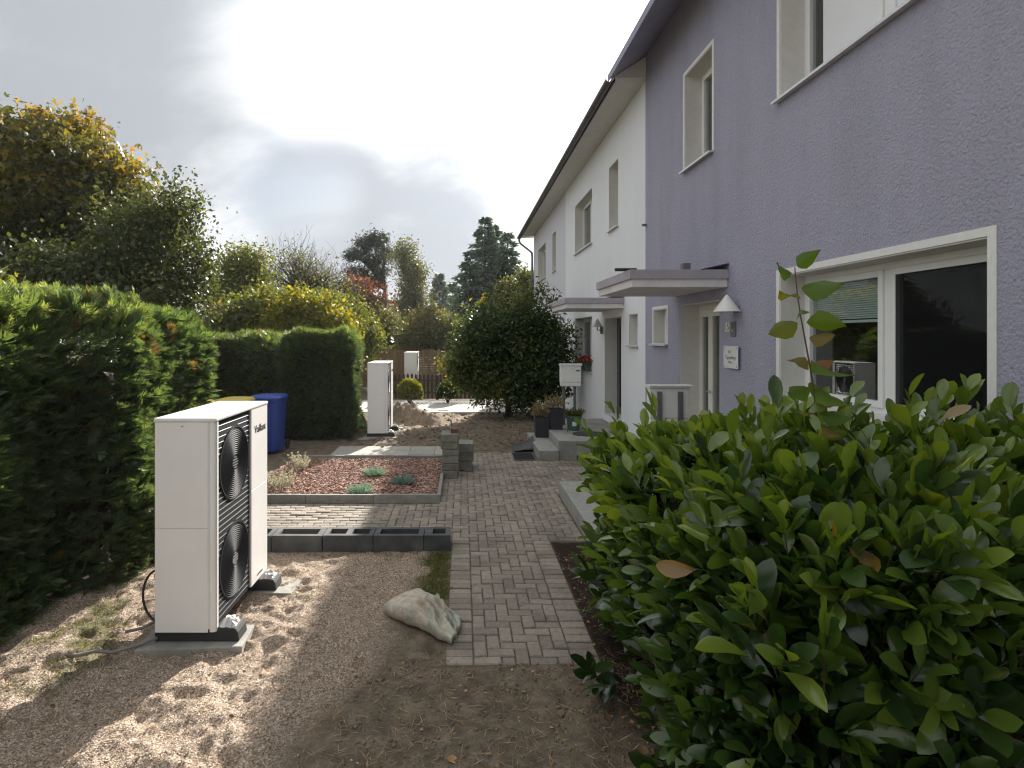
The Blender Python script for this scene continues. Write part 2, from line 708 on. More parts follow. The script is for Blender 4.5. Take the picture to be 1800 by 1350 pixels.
M['block'] = mat('dark_hollow_block', (.055, .058, .062), (.036, .038, .041), scale=20, rough=.8, bump=(60, .4, .005), c3=(.16, .155, .145), scale3=5, amount3=.45, rand=.1)
M['stackblock'] = mat('grey_edging_block', (.23, .22, .19), (.15, .145, .125), scale=16, rough=.95, bump=(50, .6, .008), c3=(.10, .095, .075), scale3=3, amount3=.6, rand=.2)
M['redbrick'] = mat('dull_red_brick', (.17, .085, .06), (.11, .06, .045), scale=14, rough=.9, bump=(50, .5, .006))
M['hp_white'] = mat('heat_pump_enamel', (.80, .79, .77), (.77, .76, .74), scale=2, rough=.38, spec=.5, coords='obj', c3=(.66, .62, .55), scale3=3.5, amount3=.28, streak=.05)
M['hp_lid'] = mat('heat_pump_lid', (.80, .79, .76), (.70, .69, .66), scale=9, rough=.35, coords='obj', c3=(.55, .54, .50), scale3=7, amount3=.4)
M['hp_dark'] = mat('anthracite_plastic', (.022, .025, .029), (.018, .021, .025), scale=5, rough=.6, spec=.22, coords='obj')
M['hp_slat'] = mat('anthracite_slat', (.11, .115, .12), (.095, .10, .105), scale=5, rough=.3, coords='obj')
M['rubber'] = mat('black_rubber', (.02, .02, .02), (.028, .028, .027), scale=20, rough=.75, coords='obj')
M['foil'] = mat('silver_foil', (.6, .6, .6), (.45, .45, .45), scale=30, rough=.4, metal=.35, bump=(45, .8, .01), coords='obj')
M['ink'] = mat('dark_lettering', (.05, .055, .06), rough=.5)
M['signwhite'] = mat('sign_white', (.74, .76, .75), (.70, .72, .71), scale=8, rough=.3)
M['greybox'] = mat('grey_plastic', (.17, .165, .19), (.13, .13, .15), scale=10, rough=.5)
M['mailbox'] = mat('white_mailbox_metal', (.76, .76, .74), (.70, .70, .68), scale=6, rough=.4)
M['post'] = mat('grey_post_metal', (.17, .17, .185), (.13, .13, .145), scale=18, rough=.5, metal=.4, bump=(90, .2, .003))
M['lamp'] = mat('white_lamp_enamel', (.78, .77, .73), (.72, .71, .68), scale=7, rough=.45)
M['blackpot'] = mat('charcoal_planter', (.022, .023, .03), (.03, .03, .037), scale=6, rough=.55)
M['greenpot'] = mat('green_plastic_pot', (.05, .105, .085), (.04, .085, .07), scale=6, rough=.5)
M['mat_rubber'] = mat('rubber_doormat', (.03, .03, .036), (.045, .045, .05), scale=60, rough=.9, bump=(120, .6, .006))
M['blue'] = mat('blue_bin_plastic', (.02, .06, .32), (.018, .05, .27), scale=5, rough=.4)
M['yellow'] = mat('yellow_bin_lid', (.55, .42, .03), (.48, .36, .03), scale=5, rough=.45)
M['bingrey'] = mat('dark_bin_plastic', (.04, .042, .045), (.03, .032, .035), scale=5, rough=.5)
M['wood_fence'] = mat('brown_fence_lamella', (.25, .16, .09), (.17, .11, .06), scale=9, rough=.85, bump=(40, .4, .004), rand=.12)
M['picket'] = mat('dark_stained_picket', (.055, .035, .026), (.04, .026, .02), scale=14, rough=.8, rand=.2)
M['shedroof'] = mat('grey_shed_roof', (.20, .19, .18), (.15, .145, .14), scale=5, rough=.85)
M['bark'] = mat('tree_bark', (.085, .068, .052), (.05, .04, .031), scale=9, rough=.95, bump=(22, .7, .02))
M['birchbark'] = mat('birch_bark', (.55, .54, .50), (.25, .24, .22), scale=5, rough=.85)
M['stem'] = mat('shrub_stem', (.075, .06, .035), (.05, .042, .026), scale=20, rough=.85)
M['redstem'] = mat('reddish_shoot', (.11, .055, .035), (.08, .05, .03), scale=20, rough=.6)
M['cable'] = mat('black_cable', (.025, .025, .026), rough=.45)
M['hose'] = mat('grey_hose', (.22, .21, .20), (.16, .155, .145), scale=20, rough=.6)
M['sack'] = mat('dirty_woven_sack', (.60, .53, .43), (.26, .215, .155), scale=11, rough=.85, bump=(26, .6, .02), bump2=(240, .3, .003), c3=(.36, .41, .36), scale3=6, amount3=1.0, coords='obj')
M['tarp'] = mat('dark_membrane', (.03, .032, .03), (.045, .046, .042), scale=12, rough=.55, bump=(16, .6, .02))
M['rust'] = mat('rusty_iron_bar', (.10, .055, .035), (.06, .035, .025), scale=30, rough=.85)
M['drive'] = mat('pale_driveway_paving', (.50, .485, .45), (.42, .405, .37), scale=3, rough=.95, bump=(30, .3, .006), c3=(.30, .29, .26), scale3=.8, amount3=.4)
M['slab'] = mat('paving_slab_stone', (.36, .345, .31), (.29, .275, .245), scale=14, rough=.92, bump=(50, .4, .006), rand=.1)
M['chips'] = mat('red_bark_chips', (.46, .305, .245), (.31, .19, .145), scale=24, rough=.95, rand=.45)
M['chipbed'] = mat('bark_bed_base', (.17, .085, .06), (.10, .055, .04), scale=45, rough=.95, bump=(60, .8, .02))
M['pebble'] = mat('gravel_pebbles', (.45, .355, .275), (.29, .23, .18), scale=60, rough=.9, rand=.5)
M['needle'] = mat('dry_pine_needles', (.22, .14, .075), (.33, .235, .135), scale=9, rough=.8, rand=.5)
M['litter'] = mat('dead_leaf', (.36, .22, .10), (.22, .12, .055), scale=14, rough=.75, rand=.4)
M['petal'] = mat('red_flower_petals', (.32, .02, .025), (.22, .015, .02), scale=20, rough=.6)

G = lambda *a: a
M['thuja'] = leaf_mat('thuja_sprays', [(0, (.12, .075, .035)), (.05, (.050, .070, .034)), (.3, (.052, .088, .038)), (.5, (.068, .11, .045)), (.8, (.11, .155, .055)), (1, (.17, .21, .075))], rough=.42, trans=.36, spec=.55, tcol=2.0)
M['thuja_core'] = mat('thuja_inner_twigs', (.035, .03, .018), (.05, .038, .022), scale=14, rough=.95, bump=(12, 1, .06))
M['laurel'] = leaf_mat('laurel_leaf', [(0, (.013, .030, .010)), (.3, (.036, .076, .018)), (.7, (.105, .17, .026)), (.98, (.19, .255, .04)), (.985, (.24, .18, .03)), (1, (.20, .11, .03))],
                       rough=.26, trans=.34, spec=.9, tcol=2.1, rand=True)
M['rhodo'] = leaf_mat('bush_leaf', [(0, (.026, .045, .016)), (.5, (.045, .075, .022)), (.93, (.09, .125, .028)), (1, (.22, .17, .03))], rough=.38, trans=.3, spec=.45, tcol=2.0)
M['maple'] = leaf_mat('maple_leaf', [(0, (.04, .052, .02)), (.35, (.07, .08, .024)), (.6, (.12, .115, .028)), (.85, (.22, .165, .035)), (1, (.29, .17, .04))], trans=.42, tcol=1.7)
M['greenleaf'] = leaf_mat('green_tree_leaf', [(0, (.035, .048, .02)), (.6, (.065, .085, .03)), (1, (.12, .13, .04))], trans=.35)
M['olive'] = leaf_mat('olive_leaf', [(0, (.06, .075, .025)), (.5, (.10, .125, .036)), (.85, (.17, .18, .042)), (1, (.22, .17, .05))], trans=.42)
M['lime'] = leaf_mat('yellow_green_leaf', [(0, (.07, .095, .025)), (.5, (.14, .155, .03)), (1, (.27, .22, .035))], trans=.45)
M['redleaf'] = leaf_mat('red_leaf', [(0, (.08, .06, .035)), (.5, (.15, .065, .045)), (1, (.24, .065, .055))], trans=.25, tcol=1.2)
M['pine'] = leaf_mat('pine_needle_tuft', [(0, (.018, .03, .02)), (1, (.045, .062, .036))], trans=.12)
M['spruce'] = leaf_mat('spruce_needles', [(0, (.03, .06, .05)), (.6, (.06, .105, .08)), (1, (.11, .16, .11))], trans=.25)
M['birch'] = leaf_mat('birch_leaf', [(0, (.05, .065, .03)), (.7, (.10, .115, .045)), (1, (.18, .16, .05))], trans=.4)
M['fescue'] = leaf_mat('blue_green_blades', [(0, (.10, .19, .17)), (1, (.26, .38, .35))], trans=.2, rough=.6)
M['silver'] = leaf_mat('silver_grey_leaves', [(0, (.22, .23, .20)), (1, (.52, .53, .49))], trans=.2, rough=.8)
M['grass'] = leaf_mat('grass_blades', [(0, (.05, .08, .018)), (.6, (.10, .13, .03)), (1, (.24, .20, .08))], trans=.35)
M['drygrass'] = leaf_mat('dry_stalks', [(0, (.16, .13, .07)), (1, (.32, .27, .16))], trans=.25)
M['dogwood'] = leaf_mat('shoot_leaf', [(0, (.085, .15, .02)), (.6, (.12, .19, .024)), (.85, (.17, .15, .03)), (1, (.22, .11, .04))], rough=.45, trans=.42, tcol=1.9, rand=True)


def ground_mat():
    m, nt, out = nodes_of('bare_ground')
    N, L = nt.nodes.new, nt.links.new
    b = N('ShaderNodeBsdfPrincipled')
    b.inputs['Roughness'].default_value = .95
    b.inputs['Specular IOR Level'].default_value = .15
    L(b.outputs[0], out.inputs[0])
    pos = N('ShaderNodeNewGeometry').outputs['Position']

    def noise(s, d=5, r=.6):
        n = N('ShaderNodeTexNoise')
        n.inputs['Scale'].default_value = s
        n.inputs['Detail'].default_value = d
        n.inputs['Roughness'].default_value = r
        L(pos, n.inputs['Vector'])
        return n.outputs[0]

    def ramp(f, cols):
        c = N('ShaderNodeValToRGB')
        e = c.color_ramp.elements
        e[0].position, e[0].color = cols[0][0], (*cols[0][1], 1)
        e[1].position, e[1].color = cols[-1][0], (*cols[-1][1], 1)
        for p, k in cols[1:-1]:
            e.new(p).color = (*k, 1)
        L(f, c.inputs[0])
        return c.outputs[0]

    def mix(f, a, c):
        x = N('ShaderNodeMix')
        x.data_type = 'RGBA'
        L(f, x.inputs[0])
        L(a, x.inputs[6])
        L(c, x.inputs[7])
        return x.outputs[2]

    def attr(n):
        a = N('ShaderNodeAttribute')
        a.attribute_name = n
        return a.outputs['Fac']
    vor = N('ShaderNodeTexVoronoi')
    vor.inputs['Scale'].default_value = 125
    L(pos, vor.inputs['Vector'])
    sepc = N('ShaderNodeSeparateColor')
    L(vor.outputs['Color'], sepc.inputs[0])
    gravel = ramp(sepc.outputs[0], [(0, (.13, .10, .075)), (.35, (.28, .215, .165)), (.75, (.47, .37, .29)), (1, (.66, .57, .48))])
    soil = ramp(noise(7, 8, .7), [(.25, (.06, .048, .035)), (.5, (.15, .122, .09)), (.75, (.27, .225, .17))])
    mulch = ramp(noise(55, 4, .7), [(.3, (.012, .009, .007)), (.55, (.035, .024, .018)), (.8, (.10, .05, .035))])
    turf = ramp(noise(20, 6, .7), [(.3, (.04, .05, .015)), (.6, (.085, .09, .03)), (.8, (.15, .12, .06))])
    sand = ramp(noise(5, 7, .65), [(.3, (.16, .12, .085)), (.6, (.28, .22, .165)), (.8, (.38, .32, .25))])
    c = mix(attr('gravel'), soil, gravel)
    c = mix(attr('sand'), c, sand)
    c = mix(attr('mulch'), c, mulch)
    c = mix(attr('turf'), c, turf)
    L(c, b.inputs['Base Color'])
    h = N('ShaderNodeMath')
    h.operation = 'ADD'
    L(noise(38, 6, .75), h.inputs[0])
    d = N('ShaderNodeMath')
    d.operation = 'MULTIPLY'
    d.inputs[1].default_value = -.5
    L(vor.outputs['Distance'], d.inputs[0])
    L(d.outputs[0], h.inputs[1])
    bm = N('ShaderNodeBump')
    bm.inputs['Strength'].default_value = .9
    bm.inputs['Distance'].default_value = .014
    L(h.outputs[0], bm.inputs['Height'])
    L(bm.outputs[0], b.inputs['Normal'])
    return m


M['ground'] = ground_mat()

# ------------------------------------------------------------------ ground
PX0, PX1, PY0, PY1 = -.12, 0.98, 3.98, 6.38      # narrow brick path
WALLX = 3.28
_fp = np.random.default_rng(11)
FOOT = [(_fp.uniform(-3.0, -.5), _fp.uniform(2.7, 6.0), _fp.uniform(.05, .12), _fp.uniform(.008, .035)) for _ in range(90)]


def ss(a, b, x):
    t = np.clip((np.asarray(x, float) - a) / (b - a), 0, 1)
    return t * t * (3 - 2 * t)


def inrect(x, y, x0, x1, y0, y1, s=.03):
    return ss(x0 - s, x0 + s, x) * (1 - ss(x1 - s, x1 + s, x)) * ss(y0 - s, y0 + s, y) * (1 - ss(y1 - s, y1 + s, y))


def g_masks(x, y):
    edge = -.62 + .28 * (fbm(x * 1.3, y * 1.3, 0, 3, 5) - .5) + .3 * ss(4.2, 5.6, y) - .35 * (1 - ss(3.1, 4.3, y))
    gravel = (1 - ss(edge - .22, edge + .18, x)) * (1 - ss(6.0, 6.12, y)) * ss(-4.2, -3.3, x)
    mulch = ss(.96, 1.0, x) * (1 - ss(6.3, 6.42, y)) * ss(3.3, 3.9, y + .6 * fbm(x * 3, y * 3, 0, 3, 9)) * (1 - ss(3.3, 3.4, x))
    turf = inrect(x, y, -.42, -.1, 4.7, 6.05, .12) * ss(.38, .62, fbm(x * 5, y * 5, 0, 3, 21))
    turf = np.maximum(turf, (1 - ss(-4.0, -3.2, x)) * .8 * ss(.4, .6, fbm(x * 2, y * 2, 0, 3, 22)) * (1 - ss(7, 9, y)))
    turf = np.maximum(turf, ss(-3.05, -2.5, -x - 5.6 + .9 * (y - 1.0) * 0) * 0)
    turf = np.maximum(turf, inrect(x, y, -3.3, -2.55, 3.2, 5.0, .25) * ss(.48, .62, fbm(x * 4, y * 4, 0, 3, 23)) * .8)
    far = ss(21, 24, y)
    turf = np.maximum(turf, far)
    sand = inrect(x, y, -2.2, .6, 11.6, 17, .7) * ss(.35, .6, fbm(x * .9, y * .9, 0, 3, 31))
    return gravel, mulch, turf, sand


def gh(x, y):
    x = np.asarray(x, float)
    y = np.asarray(y, float)
    gravel, mulch, turf, sand = g_masks(x, y)
    z = -.012 + .02 * (fbm(x * 3, y * 3, 0, 4, 1) - .5)
    lumps = .12 * (fbm(x * 2.6, y * 2.6, 0, 5, 2) - .42)
    z = z + gravel * lumps + gravel * .075 * (np.abs(fbm(x * 5.5, y * 5.5, 0, 3, 15) - .5) * -2 + .25)
    for fx, fy, fr, fd in FOOT:
        r2 = (x - fx) ** 2 + (y - fy) ** 2 * 1.3
        z = z - gravel * fd * np.exp(-r2 / (2 * (fr * .55) ** 2)) + gravel * fd * .4 * np.exp(-(np.sqrt(r2) - fr * 1.15) ** 2 / (2 * (fr * .3) ** 2))
    z = z + mulch * .03 * (fbm(x * 9, y * 9, 0, 3, 4) - .3)
    soil = inrect(x, y, -3.0, 3.0, 11.4, 17.5, .3)
    z = z + soil * (.17 * (fbm(x * 1.7, y * 1.7, 0, 5, 6) - .42) + .09 * (fbm(x * 6, y * 6, 0, 4, 16) - .45))
    rough_front = (1 - ss(PY0 - .1, PY0 + .05, y)) * (1 - gravel)
    z = z + rough_front * (.07 * (fbm(x * 2.2, y * 2.2, 0, 5, 8) - .42) + .035 * (fbm(x * 11, y * 11, 0, 3, 18) - .5) + .012)
    # heaps of dug soil by the second heat pump
    hn = .25 + 1.5 * fbm(x * 4.5, y * 4.5, 0, 5, 12)
    for hx, hy, hr, hh in ((-1.25, 15.4, .36, .24), (-1.75, 15.7, .42, .34), (-2.75, 13.6, .42, .6), (-.85, 15.1, .28, .14)):
        z = z + hh * hn * np.exp(-((x - hx) ** 2 + (y - hy) ** 2 * .8) / (2 * hr * hr * .55))
    # flat under paving
    flat = np.maximum(inrect(x, y, PX0 + .03, PX1 - .02, PY0 + .06, PY1 + .2, .04), inrect(x, y, -3.2, 3.4, 6.42, 7.86, .03))
    flat = np.maximum(flat, inrect(x, y, -.3, 3.4, 6.42, 11.15, .04))
    flat = np.maximum(flat, inrect(x, y, -3.2, -.3, 7.7, 12.0, .04))
    return z * (1 - flat) + flat * -.014


def lines(*segs):
    r = []
    for a, b, st in segs:
        r.append(np.arange(a, b, st))
    return np.unique(np.round(np.concatenate(r + [[segs[-1][1]]]), 4))


gx = lines((-120, -20, 8), (-20, -5, 1), (-5, -3.4, .1), (-3.4, 1.3, .024), (1.3, 3.5, .08), (3.5, 12, .8), (12, 120, 8))
gy = lines((-30, -10, 5), (-10, 1, 1.0), (1, 2.6, .2), (2.6, 6.5, .024), (6.5, 11, .07), (11, 18, .055), (18, 30, .5), (30, 132, 6))
GX, GY = np.meshgrid(gx, gy)
GZ = gh(GX, GY)
nx, ny = len(gx), len(gy)
idx = np.arange(nx * ny).reshape(ny, nx)
GF = np.stack([idx[:-1, :-1], idx[:-1, 1:], idx[1:, 1:], idx[1:, :-1]], -1).reshape(-1, 4)
gme = mesh_np('ground', np.stack([GX, GY, GZ], -1).reshape(-1, 3), GF, M['ground'], smooth=True)
for nm, arr in zip(('gravel', 'mulch', 'turf', 'sand'), g_masks(GX, GY)):
    a = gme.attributes.new(nm, 'FLOAT', 'POINT')
    a.data.foreach_set('value', np.ascontiguousarray(np.broadcast_to(arr, GX.shape), np.float32).ravel())
tag(link('ground', gme), kind='structure')

# pale driveway beyond the dug soil
dv = MB().box(-4.2, 9.0, 16.9, 20.1, -.2, .03)
tag(dv.build('driveway', M['drive']), kind='structure')

# ------------------------------------------------------------------ brick path
path = tag(bpy.data.objects.new('brick_path', None), kind='structure')
col.objects.link(path)


def brick_mesh(name, lx, ly):
    c = .007
    hx, hy = lx / 2 - .004, ly / 2 - .004
    zt = 0.0
    v = [(-hx, -hy, -.06), (hx, -hy, -.06), (hx, hy, -.06), (-hx, hy, -.06),
         (-hx, -hy, zt - c), (hx, -hy, zt - c), (hx, hy, zt - c), (-hx, hy, zt - c),
         (-hx + c, -hy + c, zt), (hx - c, -hy + c, zt), (hx - c, hy - c, zt), (-hx + c, hy - c, zt)]
    f = [(0, 1, 5, 4), (1, 2, 6, 5), (2, 3, 7, 6), (3, 0, 4, 7), (4, 5, 9, 8), (5, 6, 10, 9), (6, 7, 11, 10), (7, 4, 8, 11), (8, 9, 10, 11)]
    me = bpy.data.meshes.new(name)
    me.from_pydata(v, [], f)
    me.materials.append(M['paver'])
    return me


BR = {'h': brick_mesh('brick', .2, .1), 'v': brick_mesh('brick', .1, .2), 's': brick_mesh('brick', .1, .1)}
bricks = []      # (kind, x, y)


def lay(cells, ox, oy):
    done = set()
    for (i, j) in sorted(cells, key=lambda c: (c[1], c[0])):
        if (i, j) in done:
            continue
        k = (i - j) % 4
        pi, pj, kind = {0: (i + 1, j, 'h'), 1: (i - 1, j, 'h'), 3: (i, j + 1, 'v'), 2: (i, j - 1, 'v')}[k]
        if (pi, pj) in cells and (pi, pj) not in done:
            done |= {(i, j), (pi, pj)}
            bricks.append((kind, ox + (i + pi + 1) * .05, oy + (j + pj + 1) * .05))
        else:
            done.add((i, j))
            bricks.append(('s', ox + (i + .5) * .1, oy + (j + .5) * .1))


for j in range(24):
    y = PY0 + .05 + j * .1
    bricks.append(('h', PX0 + .1, y))
    bricks.append(('h', PX1 - .1, y))
lay({(i, j) for i in range(7) for j in range(24)}, PX0 + .2, PY0)
wide = set()
for j in range(48):
    y = PY1 + .05 + j * .1
    for i in range(-28, 34):
        x = PX0 + .05 + i * .1
        if x < -.36 and not (PY1 < y < 7.8):
            continue
        if x < -.9:
            continue
        if x > 1.4 and 6.0 < y < 8.3:
            continue
        if x > 1.42 and y > 10.45 or y > 11.2:
            continue
        if y < PY1:
            continue
        wide.add((i, j))
lay(wide, PX0, PY1)
for j in range(14):                      # running bond on the cross path to the left
    y = PY1 + .05 + j * .1
    x = PX0 - .8
    first = j % 2
    if first:
        bricks.append(('s', x - .05, y))
        x -= .1
    while x > -3.0:
        bricks.append(('h', x - .1, y))
        x -= .2


def visible(b):
    px = 813 + b[1] / b[2] * 1000
    return -20 < px < 1080 and not (px < 480 and b[2] > 5.3)


bricks.sort(key=lambda b: (not visible(b), b[2] + abs(b[1]) * .15))
rest_v, rest_f, rest_t = [], [], []
for n, (kind, x, y) in enumerate(bricks):
    dz = random.gauss(0, .0034)
    if n < 298:
        o = link('brick', BR[kind], path, (x, y, dz))
        o.rotation_euler = (random.gauss(0, .013), random.gauss(0, .013), random.gauss(0, .016))
    else:
        me = BR[kind]
        base = len(rest_v)
        a = random.gauss(0, .012)
        for v in me.vertices:
            rest_v.append((x + v.co.x - a * v.co.y, y + v.co.y + a * v.co.x, v.co.z + dz))
        t = random.random()
        for p in me.polygons:
            rest_f.append([base + q for q in p.vertices])
            rest_t.append(t)
tag(link('bricks', mesh_np('bricks', rest_v, rest_f, M['paver'], rest_t), path), kind='stuff')

# ------------------------------------------------------------------ houses


def ring(mb, x0, x1, y0, y1, z0, z1, w):
    """rectangular ring in the y-z plane"""
    mb.box(x0, x1, y0, y0 + w, z0, z1)
    mb.box(x0, x1, y1 - w, y1, z0, z1)
    mb.box(x0, x1, y0 + w, y1 - w, z0, z0 + w)
    mb.box(x0, x1, y0 + w, y1 - w, z1 - w, z1)
    return mb


def wall_face(mb, X, y0, y1, z0, z1, holes):
    ys = sorted({y0, y1, *[h[0] for h in holes], *[h[1] for h in holes]})
    zs = sorted({z0, z1, *[h[2] for h in holes], *[h[3] for h in holes]})
    for a, b in zip(ys, ys[1:]):
        for c, d in zip(zs, zs[1:]):
            my, mz = (a + b) / 2, (c + d) / 2
            if any(h[0] < my < h[1] and h[2] < mz < h[3] for h in holes):
                continue
            mb.quad((X, b, c), (X, a, c), (X, a, d), (X, b, d))


def reveal(X, y0, y1, z0, z1, d, w=.0):
    """jambs, head and bottom of an opening as thin plaster slabs lining it"""
    t = .012
    mb = MB()
    mb.box(X + .004, X + d, y0, y0 + t, z0, z1)
    mb.box(X + .004, X + d, y1 - t, y1, z0, z1)
    mb.box(X + .004, X + d, y0 + t, y1 - t, z1 - t, z1)
    mb.box(X + .004, X + d, y0 + t, y1 - t, z0, z0 + t)
    return mb


def window(house, X, y0, y1, z0, z1, name='window', surround=0.0, depth=.28, sashes=1, sill=True, screen=None, blind=None, shutter=None):
    w = empty(name, (X, y0, z0), parent=house)
    w.location = (0, 0, 0)
    reveal(X, y0, y1, z0, z1, depth).build('reveal', M['reveal'], w)
    if surround:
        s = MB()
        e = surround
        s.box(X - .006, X + .02, y0 - e, y0 - .001, z0, z1 + e)
        s.box(X - .006, X + .02, y1 + .001, y1 + e, z0, z1 + e)
        s.box(X - .0055, X + .02, y0 - .001, y1 + .001, z1 + .001, z1 + e)
        s.build('surround', M['trim'], w)
    xf = X + depth
    t = .012
    fr = ring(MB(), xf - .035, xf + .035, y0 + t, y1 - t, z0 + t, z1 - t, .055)
    n = sashes
    yy0, yy1 = y0 + t + .055, y1 - t - .055
    zz0, zz1 = z0 + t + .055, z1 - t - .055
    sw = (yy1 - yy0) / n
    for i in range(1, n):
        fr.box(xf - .034, xf + .034, yy0 + i * sw - .04, yy0 + i * sw + .04, zz0, zz1)
    fr.build('frame', M['upvc'], w, bevel=.004)
    for i in range(n):
        a = yy0 + i * sw + (.04 if i else 0) + .002
        b = yy0 + (i + 1) * sw - (.04 if i < n - 1 else 0) - .002
        dark = screen is not None and i == screen
        ring(MB(), xf - .05, xf + .02, a, b, zz0 + .002, zz1 - .002, .055).build('sash', M['upvc'], w, bevel=.004)
        MB().box(xf - .012, xf - .006, a + .055, b - .055, zz0 + .057, zz1 - .057).build('pane', M['glass'], w)
        if dark:
            MB().box(xf - .044, xf - .042, a + .055, b - .055, zz0 + .057, zz1 - .057).build('insect_screen', M['screen'], w)
        if blind is not None and i == blind[0]:
            bh = (zz1 - zz0) * blind[1]
            k = int(bh / .02)
            for q in range(k):
                bm = MB()
                z = zz1 - .06 - q * .02
                bm.add([(xf + .024, a + .06, z), (xf + .012, a + .06, z - .0185), (xf + .012, b - .06, z - .0185), (xf + .024, b - .06, z)], [(0, 1, 2, 3)])
                bm.build('blind_slat', M['blind'], w)
            MB().box(xf + .008, xf + .03, a + .06, b - .06, zz1 - .06 - bh - .025, zz1 - .06 - bh).build('blind_rail', M['upvc'], w)
        if shutter is not None:
            MB().box(xf - .034, xf - .03, a + .057, b - (.25 if i == n - 1 else .057), zz0 + .058, zz1 - .058).build('roller_blind', M['shutter'], w)
    if sill:
        sb = MB()
        sb.add([(X - .07, y0 - .05, z0 - .028), (X - .07, y1 + .05, z0 - .028), (xf - .04, y1 + .0, z0 + .016), (xf - .04, y0 - .0, z0 + .016),
                (X - .07, y0 - .05, z0 + .002 - .004), (X - .07, y1 + .05, z0 - .002), (xf - .04, y1, z0 + .022), (xf - .04, y0, z0 + .022)],
               [(0, 1, 2, 3), (7, 6, 5, 4), (0, 4, 5, 1), (1, 5, 6, 2), (2, 6, 7, 3), (3, 7, 4, 0)])
        sb.build('sill', M['sill'], w)
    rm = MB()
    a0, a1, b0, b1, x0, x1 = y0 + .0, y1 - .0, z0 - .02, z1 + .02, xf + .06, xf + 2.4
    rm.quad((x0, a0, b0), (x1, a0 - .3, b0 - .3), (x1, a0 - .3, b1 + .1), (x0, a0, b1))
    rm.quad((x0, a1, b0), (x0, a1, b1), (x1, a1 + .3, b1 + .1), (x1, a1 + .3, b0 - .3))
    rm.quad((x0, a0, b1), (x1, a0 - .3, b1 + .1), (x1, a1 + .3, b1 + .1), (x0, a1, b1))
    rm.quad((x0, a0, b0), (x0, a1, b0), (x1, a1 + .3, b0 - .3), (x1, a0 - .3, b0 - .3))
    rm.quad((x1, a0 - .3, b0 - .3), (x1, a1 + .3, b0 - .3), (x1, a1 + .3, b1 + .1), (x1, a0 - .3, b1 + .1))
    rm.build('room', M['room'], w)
    return w


EX = 2.72           # outer edge of the eaves


def house(name, label, X, y0, y1, wm, holes, zg, ends=(False, False), soff=None):
    h = empty(name, (0, 0, 0), label, 'house')
    zt = 7.5 if soff else 6.9
    EX = 2.60 if soff else 2.72
    mb = MB()
    wall_face(mb, X, y0, y1, -.3, zt, holes)
    mb.quad((11.5, y0, -.3), (11.5, y1, -.3), (11.5, y1, zt), (11.5, y0, zt))
    for f, yy in zip(ends, (y0, y1)):
        mb.add([(X, yy, -.3), (11.5, yy, -.3), (11.5, yy, zt), (7.4, yy, zt + 2.75), (X, yy, zt)], [(0, 1, 2, 3, 4) if yy == y0 else (4, 3, 2, 1, 0)])
    mb.build('wall', wm, h)
    a, b = y0 - (.5 if ends[0] else 0), y1 + (.55 if ends[1] else 0)
    rp = [(EX + (.021 if soff else 0), zg + .02 - (.14 if soff else 0)), (EX + (.021 if soff else 0), zg + .10 - (.2 if soff else 0)), (7.4, zg + .10 + 3.15), (12.0, zg + .1), (12.0, zg - .02), (7.4, zg + 3.0)]
    MB().prism(rp, 'y', a + .001, b - .001).build('roof', M['tile'], h)
    zf = 6.88 if soff else zt + .002          # the near house has a raked soffit under its rafters
    MB().prism([(EX + .021, zf), (X + .04, zf if not soff else 7.33), (X + .04, (zf if not soff else 7.33) + .02), (EX + .021, zf + .02)], 'y', a + .002, b - .002).build('soffit', soff or M['soffit'], h)
    MB().box(EX + .001, EX + .02, a + .002, b - .002, (6.84 if soff else zt - .04), (6.97 if soff else zg + .02)).build('fascia_board', soff or M['gutter'], h)
    if soff:
        return h
    g = MB()
    n = 9
    for t, rad in ((0, .075), (1, .068)):
        pass
    pts = [(EX - .075 - .075 * math.cos(math.pi * i / n), zg + .02 - .075 * math.sin(math.pi * i / n)) for i in range(n + 1)]
    pin = [(EX - .075 - .068 * math.cos(math.pi * i / n), zg + .02 - .068 * math.sin(math.pi * i / n)) for i in range(n, -1, -1)]
    g.prism(pts + pin, 'y', a, b)
    g.build('gutter', M['gutter'], h)
    return h


# -- lavender house
wins_p = dict(big=(3.55, 5.88, 1.62, 2.92), up=(3.55, 5.88, 4.73, 6.2), slim=(7.47, 8.40, 4.72, 6.13), wc=(9.13, 9.77, 2.16, 2.74), door=(7.26, 8.58, .50, 2.76))
hp = house('lavender_house', 'nearest terrace house with lavender roughcast wall beside the laurel hedge', 3.28, -3.0, 10.2, M['purple'],
           list(wins_p.values()), 7.06, (True, False), M['purple'])
window(hp, 3.28, *wins_p['big'], surround=.06, sashes=2, screen=0, blind=(1, .3))
window(hp, 3.28, *wins_p['up'], surround=.05, sashes=2, shutter=1)
window(hp, 3.28, *wins_p['slim'], surround=.05)
window(hp, 3.28, *wins_p['wc'], surround=.05, depth=.22)
# -- white house
wins_w = dict(wc=(10.72, 11.26, 2.11, 2.72), door=(11.83, 13.2, .5, 2.70), low=(14.5, 16.7, 1.38, 2.8), slim=(12.06, 12.82, 4.64, 6.07), up=(14.5, 16.67, 4.67, 6.08))
hw = house('white_house', 'middle terrace house with smooth white rendered wall', 3.30, 10.2, 18.2, M['white_wall'], list(wins_w.values()), 6.9)
window(hw, 3.30, *wins_w['wc'], depth=.22)
window(hw, 3.30, *wins_w['low'], sashes=2)
window(hw, 3.30, *wins_w['slim'])
window(hw, 3.30, *wins_w['up'], sashes=2)
